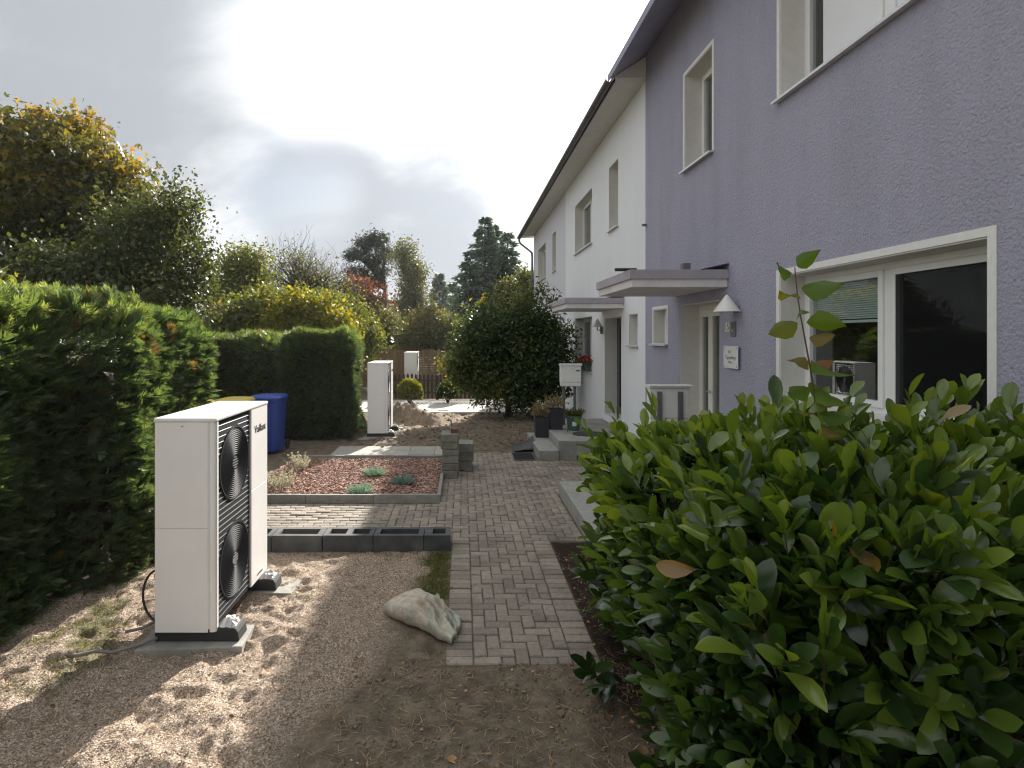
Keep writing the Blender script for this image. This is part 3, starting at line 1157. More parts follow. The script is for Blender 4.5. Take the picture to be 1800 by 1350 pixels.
# -- far house
wins_t = dict(slim=(20.1, 20.9, 4.62, 6.02), up=(22.6, 24.8, 4.62, 6.02))
ht = house('pale_house', 'farthest terrace house with pale grey lilac wall and a downpipe at its corner', 3.30, 18.2, 26.3, M['third_wall'],
           list(wins_t.values()), 6.9, (False, True))
window(ht, 3.30, *wins_t['slim'])
window(ht, 3.30, *wins_t['up'], sashes=2)
dp = MB()
dp.tube([(2.645, 26.55, 6.84), (2.645, 26.55, 6.72), (2.70, 26.52, 6.6), (3.12, 26.3, 6.22), (3.2, 26.22, 6.1), (3.21, 26.2, 5.9), (3.21, 26.2, 0)], .05, 10)
dp.build('downpipe', M['pipe'], ht, smooth=True)
for z in (5.3, 3.2, 1.2):
    MB().lathe([(.05, -.02), (.058, -.02), (.058, .02), (.05, .02)], (3.21, 26.2, z), 10).build('pipe_clip', M['pipe'], ht)


def canopy(h, y0, y1, x0, X, z):
    c = empty('canopy', parent=h)
    MB().box(x0 + .03, X - .002, y0 + .03, y1 - .03, z, z + .105).build('slab', M['canopy_white'], c, bevel=.006)
    f = MB()
    f.box(x0, x0 + .03, y0, y1, z + .10, z + .215)
    f.box(x0 + .03, X - .003, y0, y0 + .03, z + .10, z + .215)
    f.box(x0 + .03, X - .003, y1 - .03, y1, z + .10, z + .215)
    f.build('fascia', M['canopy_mauve'], c, bevel=.004)
    MB().box(x0 + .032, X - .004, y0 + .032, y1 - .032, z + .106, z + .19).build('covering', M['tile'], c)
    MB().add([(X - .35, y0 - .01, z + .222), (X - .005, y0 - .01, z + .30), (X - .005, y1, z + .30), (X - .35, y1, z + .222),
              (X - .35, y0 - .01, z + .214), (X - .005, y0 - .01, z + .292), (X - .005, y1, z + .292), (X - .35, y1, z + .214)],
             [(0, 1, 2, 3), (7, 6, 5, 4), (0, 4, 5, 1), (1, 5, 6, 2), (2, 6, 7, 3), (3, 7, 4, 0)]).build('flashing', M['steel'], c)
    return c


cp = canopy(hp, 7.0, 8.77, 2.06, 3.28, 2.90)
MB().box(2.85, 2.95, 7.35, 7.45, 3.12, 3.24).build('vent_cap', M['greybox'], cp, bevel=.008)
MB().tube([(2.20, 7.2, 3.135), (1.93, 7.2, 3.135)], .022, 8).build('drain_spout', M['cable'], cp)
MB().box(3.2, 3.279, 10.12, 10.16, 4.25, 4.29).build('wall_hook', M['greybox'], hp)
MB().prism([(2.73, 6.905), (3.278, 6.905), (3.278, 7.29), (2.73, 6.945)], 'y', 10.17, 10.197).build('eave_end_board', M['trim'], hw)
cw = canopy(hw, 11.6, 13.5, 2.09, 3.30, 2.86)
MB().tube([(2.22, 13.3, 2.99), (1.90, 13.3, 2.985)], .022, 8).build('drain_spout', M['pipe'], cw)


def front_door(h, X, y0, y1, z0, z1, leaf, glass_strips, depth, handle_y):
    d = empty('front_door', parent=h)
    reveal(X, y0, y1, z0, z1, depth).build('reveal', M['reveal'], d)
    xf = X + depth
    ring(MB(), xf - .03, xf + .05, y0 + .012, y1 - .012, z0 + .012, z1 - .012, .07).build('frame', leaf, d, bevel=.004)
    ya, yb, za, zb = y0 + .084, y1 - .084, z0 + .084, z1 - .084
    mb = MB()
    cur = ya
    for a, b in sorted(glass_strips):
        mb.box(xf - .04, xf + .02, cur, a, za, zb)
        mb.box(xf - .04, xf + .02, a, b, za, za + .1)
        mb.box(xf - .04, xf + .02, a, b, zb - .1, zb)
        cur = b
    mb.box(xf - .04, xf + .02, cur, yb, za, zb)
    mb.build('leaf', leaf, d, bevel=.003)
    for a, b in glass_strips:
        MB().box(xf - .012, xf - .006, a, b, za + .1, zb - .1).build('pane', M['glass'], d)
    MB().tube([(xf - .04, handle_y, z0 + 1.0), (xf - .09, handle_y, z0 + 1.0), (xf - .09, handle_y - .11, z0 + 1.0)], .01, 8).build('handle', M['steel'], d, smooth=True)
    MB().box(xf + .1, xf + .14, y0 - .1, y1 + .1, z0, z1).build('hallway', M['room'], d)
    return d


front_door(hp, 3.28, *wins_p['door'], M['door_white'], [(8.22, 8.42), (7.62, 8.08)], .31, 8.15)
front_door(hw, 3.30, *wins_w['door'], M['door_dark'], [(12.2, 12.5), (12.75, 12.95)], .31, 12.98)

# upper window of the lavender house: white roller blind behind the far sash is drawn
# ------------------------------------------------------------------ entrance steps


def steps(name, label, boxes):
    s = empty(name, (0, 0, 0), label, 'steps')
    for b in boxes:
        MB().box(*b).build('step', M['concrete'], s, bevel=.012)
    return s


sw_ = steps('entrance_steps', 'weathered concrete entrance steps with potted plants at the white house',
            [(1.41, 1.788, 10.5, 12.45, -.1, .18), (1.79, 3.296, 10.55, 13.4, -.1, .35)])
MB().box(2.12, 3.1, 10.535, 10.56, .0, .085).build('vent_slot', M['rubber'], sw_)
steps('entrance_steps', 'low concrete entrance steps of the lavender house, half hidden by the laurel hedge',
      [(1.40, 1.798, 6.02, 8.25, -.1, .19), (1.80, 2.148, 6.3, 8.6, -.1, .35), (2.15, 3.276, 6.3, 8.75, -.1, .50)])


# ------------------------------------------------------------------ heat pumps
def text_obj(name, body, size, mat_, parent, loc, rot, align='CENTER', extrude=.001):
    cu = bpy.data.curves.new(name, 'FONT')
    cu.body = body
    cu.size = size
    cu.align_x = align
    cu.align_y = 'CENTER'
    cu.extrude = extrude
    cu.resolution_u = 3
    tmp = bpy.data.objects.new(name, cu)
    me = bpy.data.meshes.new_from_object(tmp)
    bpy.data.objects.remove(tmp)
    me.materials.clear()
    me.materials.append(mat_)
    o = link(name, me, parent)
    o.location = loc
    o.rotation_euler = rot
    return o


def make_heat_pump():
    """local: end face at y=0 (towards the camera), fan face at x=+.235, length 1.1, floor at z=0"""
    t = empty('heat_pump', (0, 0, 0), 'x', 'heat pump', 'white outdoor heat pump units')
    W2, LN, Z0, Z1 = .225, 1.10, .135, 1.665
    c = .018
    out = [(-W2, 0), (W2 - c, 0), (W2 - c * .3, c * .3), (W2, c), (W2, LN - c), (W2 - c, LN), (-W2, LN)]
    # casing with an open recess for the fans: body slightly narrower, front panels proud
    body = MB()
    body.prism([(-W2, 0), (W2 - .05, 0), (W2 - .05, LN), (-W2, LN)], 'z', Z0, Z1)
    body.build('casing', M['hp_white'], t, bevel=.004)
    # corner post on the near edge
    MB().prism([(W2 - .048, -.003), (W2 - c, -.003), (W2 - c * .3, c * .25), (W2, c), (W2, .045), (W2 - .048, .045)], 'z', Z0 - .02, Z1).build('corner_post', M['hp_white'], t, bevel=.003)
    # right service panels (two, with a seam)
    zm = Z0 + .83
    MB().box(W2 - .048, W2, .70, LN, Z0, zm - .0015).build('front_panel', M['hp_white'], t, bevel=.004)
    MB().box(W2 - .048, W2, .70, LN, zm + .0015, Z1).build('front_panel', M['hp_white'], t, bevel=.004)
    # side panels on the near end
    zs = Z0 + .745
    MB().box(-W2 + .002, W2 - .058, -.006, -.0005, Z0 - .02, zs - .0015).build('side_panel', M['hp_white'], t, bevel=.002)
    MB().box(-W2 + .002, W2 - .058, -.006, -.0005, zs + .0015, Z1 - .002).build('side_panel', M['hp_white'], t, bevel=.002)
    MB().box(-W2 - .006, W2 + .006, -.012, LN + .006, Z1, Z1 + .028).build('lid', M['hp_lid'], t, bevel=.008)
    MB().lathe([(.0, -.004), (.007, -.004), (.007, 0)], (0, 0, 0), 8).build('screw', M['ink'], t, loc=(-.02, -.009, Z1 - .03))
    # fan panel
    fy0, fy1 = .046, .699
    fc = (fy0 + fy1) / 2
    fr_ = .288
    MB().box(W2 - .05, W2 - .016, fy0, fy1, Z0 + .0, Z1 - .001).build('fan_panel', M['hp_dark'], t)
    centers = (Z0 + .38, Z0 + 1.15)
    pitch = .0425
    k = int((Z1 - Z0) / pitch)
    for i in range(k):
        z = Z0 + .012 + i * pitch
        segs = [(fy0, fy1)]
        for cz in centers:
            dz = abs(z + .016 - cz)
            if dz < fr_:
                hw_ = math.sqrt(fr_ * fr_ - dz * dz)
                segs = [(fy0, fc - hw_), (fc + hw_, fy1)]
        for a, b in segs:
            if b - a > .004:
                MB().prism([(W2 - .018, z + .0265), (W2 - .0125, z + .0275), (W2 - .0115, z + .0295), (W2 - .013, z + .0315), (W2 - .018, z + .032)], 'y', a, b).build('slat', M['hp_slat'], t)
    for cz in centers:
        g = empty('fan_guard', (W2, fc, cz), parent=t)
        rr = .062
        MB().lathe([(fr_, -.017), (fr_ + .001, -.006), (fr_ - .008, -.006), (fr_ - .012, -.017)], (0, 0, 0), 48, 'x').build('rim', M['hp_dark'], g, smooth=False)
        while rr < fr_ - .02:
            h = -.002 - .006 * ((rr - .06) / .2)
            MB().lathe([(rr, -.017), (rr + .001, h - .004), (rr + .005, h), (rr + .0105, h - .004), (rr + .0115, -.017)], (0, 0, 0), 40, 'x').build('ring', M['hp_dark'], g, smooth=True)
            rr += .0155
        hb = MB()
        hb.lathe([(.0, -.008), (.055, -.008), (.058, -.017)], (0, 0, 0), 24, 'x')
        hb.build('hub', M['hp_dark'], g)
        for q in range(-2, 3):
            zq = q * .021
            hw_ = math.sqrt(max(.054 ** 2 - (abs(zq) + .005) ** 2, 1e-5))
            MB().prism([(-.009, zq - .004), (-.003, zq - .003), (-.002, zq + .002), (-.009, zq + .004)], 'y', -hw_, hw_).build('hub_slat', M['hp_slat'], g)
    # lettering
    text_obj('lettering', 'Vaillant', .095, M['ink'], t, (W2 + .0015, .915, Z1 - .19), (R(90), 0, R(90)))
    text_obj('model_lettering', 'aroTHERM plus', .022, M['ink'], t, (W2 + .0015, .90, Z0 + .05), (R(90), 0, R(90)))
    # rubber feet on slabs, foil-wrapped ends
    for yy in (.02, .86):
        MB().prism([(-W2 - .015, .035), (W2 + .16, .035), (W2 + .15, .10), (W2 + .13, .132), (-W2 + .02, .132), (-W2 - .015, .12)], 'y', yy, yy + .17).build('rubber_foot', M['rubber'], t, bevel=.008)
        fo = MB()
        r = random.Random(int(yy * 100) + 3)
        v = []
        for a in range(9):
            for b_ in range(7):
                x = W2 + .0 + .125 * a / 8
                y = yy + .015 + .14 * b_ / 6
                e = math.sin(math.pi * a / 8) * math.sin(math.pi * b_ / 6)
                v.append((x, y + r.uniform(-.008, .008), .128 + .055 * e ** .6 + r.uniform(-.012, .012) * (e > .05)))
        fo.add(v, [(a * 7 + b_, (a + 1) * 7 + b_, (a + 1) * 7 + b_ + 1, a * 7 + b_ + 1) for a in range(8) for b_ in range(6)])
        fo.build('foil_wrap', M['foil'], t)
    return t


def place_hp(o, x, y, rz, label):
    o.location = (x, y, 0)
    o.rotation_euler = (0, 0, rz)
    o['label'] = label


pump = make_heat_pump()
pump2 = copy_tree(pump)
pump3 = copy_tree(pump)
place_hp(pump, -2.04, 4.19, 0, 'large white heat pump with two dark fan grilles standing on the gravel in front')
place_hp(pump2, -1.90, 12.72, R(.8), 'white heat pump standing on the bare soil past the flower bed, by the hedge end')
place_hp(pump3, -1.90, 20.75, 0, 'distant white heat pump behind the dark picket fence')

# slabs under the feet
for (x0, x1, y0, y1, rz, lab) in ((-2.38, -1.62, 4.12, 4.44, 4, 'concrete slab under the near foot of the front heat pump'),
                                  (-2.32, -1.50, 5.02, 5.3, -3, 'concrete slab under the far foot of the front heat pump'),
                                  (-2.22, -1.48, 12.62, 12.95, 3, 'concrete slab under the near foot of the heat pump past the flower bed'),
                                  (-2.2, -1.36, 13.5, 13.8, -2, 'concrete slab under the far foot of the heat pump past the flower bed')):
    s = MB().box(-(x1 - x0) / 2, (x1 - x0) / 2, -(y1 - y0) / 2, (y1 - y0) / 2, -.03, .034).build('concrete_slab', M['concrete'], bevel=.006, loc=((x0 + x1) / 2, (y0 + y1) / 2, 0))
    s.rotation_euler = (0, 0, R(rz))
    tag(s, lab, 'slab', 'slabs under the heat pump feet')
# stones by the second pump
for i, (px, py) in enumerate(((655, 768), (640, 772), (700, 753))):
    Y = CAMZ * 1000 / (py - 590)
    s = MB()
    r = random.Random(i)
    s.lathe([(.0, .0), (.10, .0), (.13, .02), (.09, .05), (.0, .055)], (0, 0, 0), 9)
    s.v = [(x * 1.3 + r.uniform(-.01, .01), y * .8 + r.uniform(-.01, .01), z) for x, y, z in s.v]
    o = s.build('stone', M['concrete'], smooth=True, loc=((px - 813) / 1000 * Y, Y, float(gh((px - 813) / 1000 * Y, Y)) - .005))
    tag(o, ('flat pale stone nearest the second heat pump slab', 'flat pale stone farthest left on the soil by the hedge end', 'small flat stone right of the second heat pump')[i], 'stone')

# cable and hoses at the front pump
cb = MB()
pts = []
for i in range(25):
    a = R(60 + i * 10.5)
    pts.append((-2.29 + .13 * math.cos(a), 4.30 + .02 * i / 25, .33 + .20 * math.sin(a)))
cb.tube([(-2.22, 4.34, .52)] + pts[0:] + [(-2.22, 4.3, .16)], .009, 7)
tag(cb.build('cable', M['cable'], smooth=True), 'black cable looping out from behind the front heat pump', 'cable')
hs = MB()
hp_pts = [(-2.25, 4.2, .07), (-2.38, 4.12, .05), (-2.5, 4.05, .045), (-2.62, 4.07, .045), (-2.72, 4.02, .04), (-2.8, 4.03, .03)]
hs.tube(hp_pts, .012, 7)
tag(hs.build('hose', M['hose'], smooth=True), 'grey hose lying on the ground, nearer one left of the front heat pump', 'hose')
hs2 = MB()
hs2.tube([(-2.27, 4.5, .14), (-2.36, 4.42, .10), (-2.45, 4.36, .06), (-2.56, 4.32, .05)], .012, 7)
tag(hs2.build('hose', M['hose'], smooth=True), 'short grey hose running up behind the front heat pump', 'hose')

# ------------------------------------------------------------------ flower bed
BX0, BX1, BY0, BY1 = -3.1, -.30, 7.86, 10.5
bed = tag(bpy.data.objects.new('flower_bed', None), kind='structure')
col.objects.link(bed)
KW = .055


def kerb(x0, x1, y0, y1):
    MB().box(x0 + .002, x1 - .002, y0 + .002, y1 - .002, -.1, .10 + random.uniform(-.006, .006)).build('edging_stone', M['kerb'], bed, bevel=.006)


for a in range(3):
    kerb(BX1 - (a + 1) * .935, BX1 - a * .935, BY0, BY0 + KW)
    kerb(BX1 - (a + 1) * .935, BX1 - a * .935, BY1 - KW, BY1)
ylen = (BY1 - BY0 - 2 * KW) / 3
for a in range(3):
    kerb(BX1 - KW, BX1, BY0 + KW + a * ylen, BY0 + KW + (a + 1) * ylen)
xs = np.linspace(BX0, BX1 - KW, 60)
ys = np.linspace(BY0 + KW, BY1 - KW, 60)
XX, YY = np.meshgrid(xs, ys)
ZZ = .035 + .035 * (fbm(XX * 3, YY * 3, 0, 4, 41) - .4)
idx = np.arange(3600).reshape(60, 60)
link('soil_fill', mesh_np('soil_fill', np.stack([XX, YY, ZZ], -1).reshape(-1, 3), np.stack([idx[:-1, :-1], idx[:-1, 1:], idx[1:, 1:], idx[1:, :-1]], -1).reshape(-1, 4), M['chipbed'], smooth=True), bed)
n = 9000
cx, cy = rng.uniform(BX0, BX1 - KW - .01, n), rng.uniform(BY0 + KW + .01, BY1 - KW - .01, n)
cz = .04 + .035 * (fbm(cx * 3, cy * 3, 0, 4, 41) - .4) + rng.uniform(0, .012, n)
A = nrmz(np.stack([rng.normal(size=n), rng.normal(size=n), rng.normal(size=n) * .25], -1))
S = rdir(n) * np.array([1, 1, .3])
V, F, T = scatter(CHIP, np.stack([cx, cy, cz], -1), A, S, rng.uniform(.02, .055, n), rng.uniform(.012, .03, n), rng.random(n), T=rng.uniform(.012, .03, n))
tag(link('bark_chips', mesh_np('bark_chips', V, F, M['chips'], T), bed), kind='stuff')


def tuft(name, label, cat, x, y, z, r, h, n, mat_, width=.006, group=None, lean=.9, seed=0, leafy=False):
    rg = np.random.default_rng(seed)
    a = rg.uniform(0, 2 * np.pi, n)
    q = np.sqrt(rg.random(n)) * r * .55
    base = np.stack([x + q * np.cos(a), y + q * np.sin(a), np.full(n, z)], -1)
    d = nrmz(np.stack([np.cos(a) * lean * (q / (r * .55)), np.sin(a) * lean * (q / (r * .55)), np.full(n, 1.0)], -1) + rg.normal(size=(n, 3)) * .22)
    ln = h * rg.uniform(.6, 1.1, n)
    if leafy:
        m = n * 14
        k = rg.integers(0, n, m)
        s_ = rg.uniform(.25, 1.0, m)
        pp = base[k] + d[k] * (ln[k] * s_)[:, None]
        aa = nrmz(d[k] + rdir(m, rg) * .8)
        V1, F1, T1 = scatter(RHOMB, pp, aa, rdir(m, rg), h * .12 * rg.uniform(.7, 1.3, m), width * 1.6, rg.random(m))
        V0, F0, T0 = scatter(RHOMB, base, d, rdir(n, rg), ln, width * .7, rg.random(n) * .3)
        V = np.concatenate([V0, V1])
        F = np.concatenate([F0, F1 + len(V0)])
        T = np.concatenate([T0, T1])
    else:
        V, F, T = scatter(RHOMB, base, d, rdir(n, rg), ln, width, rg.random(n))
    o = link(name, mesh_np(name, V - np.array([x, y, z]), F, mat_, T), None, (x, y, z))
    return tag(o, label, cat, group)


for i, (px, py, lab) in enumerate(((633, 866, 'small blue green cushion plant nearest the front kerb of the bark bed'),
                                   (658, 835, 'small blue green cushion plant farthest back in the bark bed'),
                                   (709, 850, 'small blue green cushion plant nearest the right kerb of the bark bed'))):
    Y = (CAMZ - .05) * 1000 / (py - 590)
    tuft('cushion_plant', lab, 'plant', (px - 813) / 1000 * Y, Y, .04, .16, .17, 420, M['fescue'], .009, 'blue green cushion plants in the bark bed', 1.5, i + 50)
tuft('lavender_plant', 'silver grey bushy plant in the bark bed beside the front heat pump', 'plant', *P(492, 0, 8.35)[:2],   .03, .17, .30, 46, M['silver'], .012, 'silver grey plants in the bark bed', .7, 61, True)
tuft('lavender_plant', 'silver grey spiky plant at the back of the bark bed', 'plant', *P(527, 0, 9.6)[:2], .03, .15, .30, 30, M['silver'], .012, 'silver grey plants in the bark bed', .7, 62, True)
tuft('dry_plant', 'low dry brown plant behind the silver plants in the bark bed', 'plant', *P(548, 0, 9.9)[:2], .03, .22, .24, 60, M['drygrass'], .007, None, 1.0, 63)

# slabs behind the bed
sl = tag(bpy.data.objects.new('paved_strip', None), kind='structure')
col.objects.link(sl)
for i in range(5):
    for j in range(3):
        x1 = -.05 - i * .5
        if x1 < -2.9:
            continue
        MB().box(x1 - .494 - .5 * 0, x1, 10.53 + j * .42, 10.53 + j * .42 + .412, -.06, .012 + random.uniform(-.004, .004)).build('paving_slab', M['slab'], sl, bevel=.004)

# ------------------------------------------------------------------ hollow edging blocks
spec = [(.28, [(.085, .225)]), (.535, [(.06, .475)]), (.535, [(.05, .235), (.30, .485)]), (.535, [(.06, .475)]), (.535, [(.05, .235), (.30, .485)]), (.535, [(.06, .475)])]
xr = -.13
labs = ['short dark hollow block at the path end of the block row', 'dark hollow block with one long slot, second from the path',
        'dark hollow block with two square holes, third from the path', 'dark hollow block with one long slot, beside the front heat pump',
        'dark hollow block with two square holes, behind the front heat pump', 'dark hollow block with one long slot, farthest from the path']
for i, (ln, holes) in enumerate(spec):
    mb = MB()
    D_, H_ = .27, .175
    ys_ = [0, .055, D_ - .055, D_]
    mb.box(0, ln, 0, .055, 0, H_)
    mb.box(0, ln, D_ - .055, D_, 0, H_)
    cur = 0
    for a, b in holes:
        mb.box(cur, a, .055, D_ - .055, 0, H_)
        cur = b
    mb.box(cur, ln, .055, D_ - .055, 0, H_)
    mb.box(0, ln, .055, D_ - .055, -.01, .03)
    o = mb.build('hollow_block', M['block'], loc=(xr - ln, 6.08 + random.uniform(-.008, .008), -.015 + random.uniform(-.004, .004)))
    o.rotation_euler = (0, 0, R(random.uniform(-1, 1)))
    tag(o, labs[i], 'block', 'dark hollow blocks in a row along the gravel')
    xr -= ln + .008

# ------------------------------------------------------------------ stacked edging blocks
stk = [(0, .125, 'lowest'), (.127, .115, 'second lowest'), (.244, .12, 'third from the ground'), (.366, .10, 'fourth from the ground'), (.468, .115, 'second from the top'), (.585, .125, 'topmost')]
for i, (z, h, w) in enumerate(stk):
    o = MB().box(-.135, .135, -.2, .2, 0, h - .003).build('edging_block', M['stackblock'], bevel=.008, loc=(-.20 + random.uniform(-.012, .012) - .012 * (i > 3), 9.35 + random.uniform(-.015, .015), z + .001))
    o.rotation_euler = (0, 0, R(random.uniform(-3, 3)))
    tag(o, f'grey concrete block, {w} of the tall stack beside the bark bed', 'block', 'grey concrete blocks stacked by the bark bed')
for i, (z, w) in enumerate(((.17, 'lower'), (.32, 'upper'))):
    o = MB().box(-.13, .13, -.2, .2, 0, .145).build('edging_block', M['stackblock'], bevel=.008, loc=(.05 + .01 * i, 9.85, z + .0))
    o.rotation_euler = (0, 0, R(3 - 5 * i))
    tag(o, f'grey concrete block, {w} of the two beside the tall stack', 'block', 'grey concrete blocks stacked by the bark bed')
o = MB().box(-.12, .12, -.19, .19, 0, .168).build('edging_block', M['stackblock'], bevel=.008, loc=(.05, 9.86, .0))
tag(o, 'shaded grey concrete block on the paving beneath the two beside the tall stack', 'block', 'grey concrete blocks stacked by the bark bed')
o = MB().box(-.06, .06, -.11, .11, 0, .07).build('brick_piece', M['redbrick'], bevel=.006, loc=(-.13, 9.38, .711))
tag(o, 'dull red brick lying on top of the tall block stack', 'brick')
o = MB().tube([P(792, 738, 10.1), P(812, 822, 9.75)], .010, 6).build('iron_bar', M['rust'])
o2 = o
tag(o, 'thin rusty iron bar leaning against the stacked blocks', 'bar')
MB().tube([P(806, 818, 9.72), P(812, 828, 9.66), P(818, 824, 9.7)], .012, 6).build('hook', M['rust'], o)


# ------------------------------------------------------------------ bins
def bin_(name, label, x, y, lidm, bodym, h=1.08, w=.56, rz=0):
    t = empty(name, (x, y, 0), label, 'bin', None, rz=rz)
    b = MB()
    n = 24
    prof = [(.82, .05), (.84, .1), (.97, h * .86), (1.0, h * .90), (1.04, h * .90), (1.04, h * .94)]

    def sq(k, r):
        a = 2 * math.pi * k / n
        c, s = math.cos(a), math.sin(a)
        e = (abs(c) ** 5 + abs(s) ** 5) ** (-1 / 5)
        return c * e * r * w / 2, s * e * r * w / 2 * 1.1
    for r, z in prof:
        for k in range(n):
            b.v.append((*sq(k, r), z))
    for i in range(len(prof) - 1):
        for k in range(n):
            b.f.append((i * n + k, i * n + (k + 1) % n, (i + 1) * n + (k + 1) % n, (i + 1) * n + k))
    b.f.append(tuple(reversed(range(n))))
    b.build('body', bodym, t)
    l = MB()
    for r, z in ((1.07, h * .93), (1.08, h * .955), (.98, h * .985), (.6, h)):
        for k in range(n):
            l.v.append((*sq(k, r), z))
    for i in range(3):
        for k in range(n):
            l.f.append((i * n + k, i * n + (k + 1) % n, (i + 1) * n + (k + 1) % n, (i + 1) * n + k))
    l.f.append(tuple(range(3 * n, 4 * n)))
    l.build('lid', lidm, t)
    for s in (-1, 1):
        MB().lathe([(0, -.025), (.09, -.025), (.1, 0), (.09, .025), (0, .025)], (s * w * .45, w * .5, .1), 16, 'x').build('wheel', M['rubber'], t)
    MB().tube([(-w * .35, w * .6, h * .9), (w * .35, w * .6, h * .9)], .016, 8).build('handle', bodym, t)
    return t


bin_('wheeled_bin', 'blue wheeled bin with blue lid, behind the front heat pump', -3.84, 11.3, M['blue'], M['blue'], 1.14, .60)
bin_('wheeled_bin', 'bin with yellow lid just left of the all blue bin', -4.28, 10.75, M['yellow'], M['bingrey'], 1.135, .56)
bin_('wheeled_bin', 'bin with yellow lid farthest left behind the front heat pump', -5.0, 10.8, M['yellow'], M['bingrey'], 1.07, .56)

# ------------------------------------------------------------------ sack
A_, B_, C_, D_ = [Vector(p) for p in ((-.665, 4.66, 0), (-.385, 5.08, 0), (-.005, 4.58, 0), (-.055, 4.20, 0))]
nu, nv = 70, 50
top, bot = [], []
cen = (A_ + B_ + C_ + D_) / 4
for j in range(nv):
    for i in range(nu):
        u, v = i / (nu - 1), j / (nv - 1)          # u from A-B edge to D-C edge, v from near to far
        p = A_ * (1 - u) * (1 - v) + B_ * (1 - u) * v + C_ * u * v + D_ * u * (1 - v)
        e = min(u, 1 - u) * 2
        g_ = min(v, 1 - v) * 2
        th_ = .125 * (max(e, 0) ** .30) * (max(g_, 0) ** .33)
        w2 = u - .12 * (v - .5)
        fold = ss(.38, .6, w2) * (.065 * (1 - 2 * abs(math.sin(15 * (v * .9 + .55 * u) + 3 * float(vnoise(u * 5, v * 5, 0, 3))))) + .07 * (float(fbm(u * 12, v * 6, 0, 3, 90)) - .5)) * (g_ ** .4)
        lump = .085 * (float(fbm(u * 3.2, v * 3.2, 0, 4, 77)) - .5)
        wav = .045 * (float(fbm(u * 5 + 9, v * 5, 0, 3, 78)) - .5)
        side = Vector((p.x - cen.x, p.y - cen.y, 0)) * (.16 * (float(fbm(u * 4, v * 4, 0, 3, 79)) - .5))
        lift = .02 + .075 * (1 - v) * (1 - abs(u - .35)) + .01 * u
        zt = lift + th_ * (1.0 - .5 * ss(.45, .9, u) + .12 * math.sin(5 * u + 2 * v)) + (fold + lump) * min(1, e * 4) * min(1, g_ * 4)
        zb = max(.004, lift * .55 - .02 - th_ * .18)
        top.append((p.x + wav + side.x, p.y + wav + side.y, zt))
        bot.append((p.x + wav + side.x, p.y + wav + side.y, zb + .0 + (zt - zb) * (1 if (i in (0, nu - 1) or j in (0, nv - 1)) else 0)))
sm = MB()
fs = [(j * nu + i, j * nu + i + 1, (j + 1) * nu + i + 1, (j + 1) * nu + i) for j in range(nv - 1) for i in range(nu - 1)]
sm.v = [tuple(Vector(q) - cen) for q in top + bot]
sm.f = fs + [tuple(nu * nv + q for q in reversed(f)) for f in fs]
o = sm.build('sack', M['sack'], smooth=True, loc=cen)
w_ = o.modifiers.new('weld', 'WELD')
w_.merge_threshold = .0005
tag(o, 'dirty pale filled sack lying on the gravel beside the brick path', 'sack')

# ------------------------------------------------------------------ fittings on the houses


def wall_lamp(label, x, y, z0, z1, r, low):
    t = empty('wall_lamp', (x, y, z0), label, 'lamp', 'conical white wall lamps')
    MB().lathe([(.0, z1 - z0), (.012, z1 - z0 - .004), (r, .0), (r - .006, -.002), (.01, z1 - z0 - .02)], (0, 0, 0), 28).build('shade', M['lamp'], t)
    MB().tube([(0, 0, .06), (0, 0, .02 - low), (WALLX - x - .03, 0, .02 - low)], .014, 8).build('arm', M['greybox'], t)
    MB().box(WALLX - x - .035, WALLX - x + .0, -.05, .05, -.01 - low * 1.6, .06 - low * .4).build('wall_plate', M['greybox'], t, bevel=.006)
    MB().lathe([(0, -.02), (.026, -.012), (.034, .01), (.02, .05), (0, .06)], (0, 0, 0), 14).build('bulb', M['signwhite'], t, smooth=True)
    return t


wall_lamp('white conical wall lamp right of the lavender house door', 3.15, 6.78, 2.585, 2.79, .155, 0)
wall_lamp('white conical wall lamp left of the white house door', 3.17, 13.38, 2.51, 2.70, .125, .1)

t = empty('house_number', (3.28, 7.03, 2.405), 'small white house number tile beside the lavender house door', 'number sign')
MB().box(-.012, -.001, -.072, .072, -.065, .065).build('tile', M['signwhite'], t, bevel=.003)
text_obj('numeral', '15', .11, M['ink'], t, (-.0135, 0, 0), (R(90), 0, R(-90)))
ring(MB(), -.0135, -.012, -.068, .068, -.061, .061, .005).build('border', M['ink'], t)
t = empty('doorbell', (3.28, 6.87, 2.38), 'grey doorbell panel beside the house number tile', 'doorbell')
MB().box(-.022, -.001, -.055, .055, -.09, .09).build('housing', M['greybox'], t, bevel=.006)
MB().box(-.026, -.022, -.022, .022, -.035, .0).build('button', M['steel'], t, bevel=.003)
MB().box(-.025, -.022, -.035, .035, .02, .06).build('name_field', M['post'], t)
t = empty('name_plaque', (3.28, 6.88, 2.04), 'square glass plaque with three lines of text below the doorbell', 'plaque')
MB().box(-.04, -.034, -.185, .185, -.135, .135).build('plate', M['signwhite'], t, bevel=.002)
for a in (-1, 1):
    for b in (-1, 1):
        MB().lathe([(0, -.044), (.012, -.042), (.012, -.001)], (0, a * .16, b * .112), 10, 'x').build('standoff', M['steel'], t)
text_obj('lettering', 'Kfz.', .05, M['ink'], t, (-.0408, 0.02, .062), (R(90), 0, R(-90)), extrude=.0004)
text_obj('lettering', 'Tagespflege', .058, M['ink'], t, (-.0408, 0, -.005), (R(90), 0, R(-90)), extrude=.0004)
text_obj('lettering', 'Minis', .045, M['ink'], t, (-.0408, .01, -.062), (R(90), 0, R(-90)), extrude=.0004)


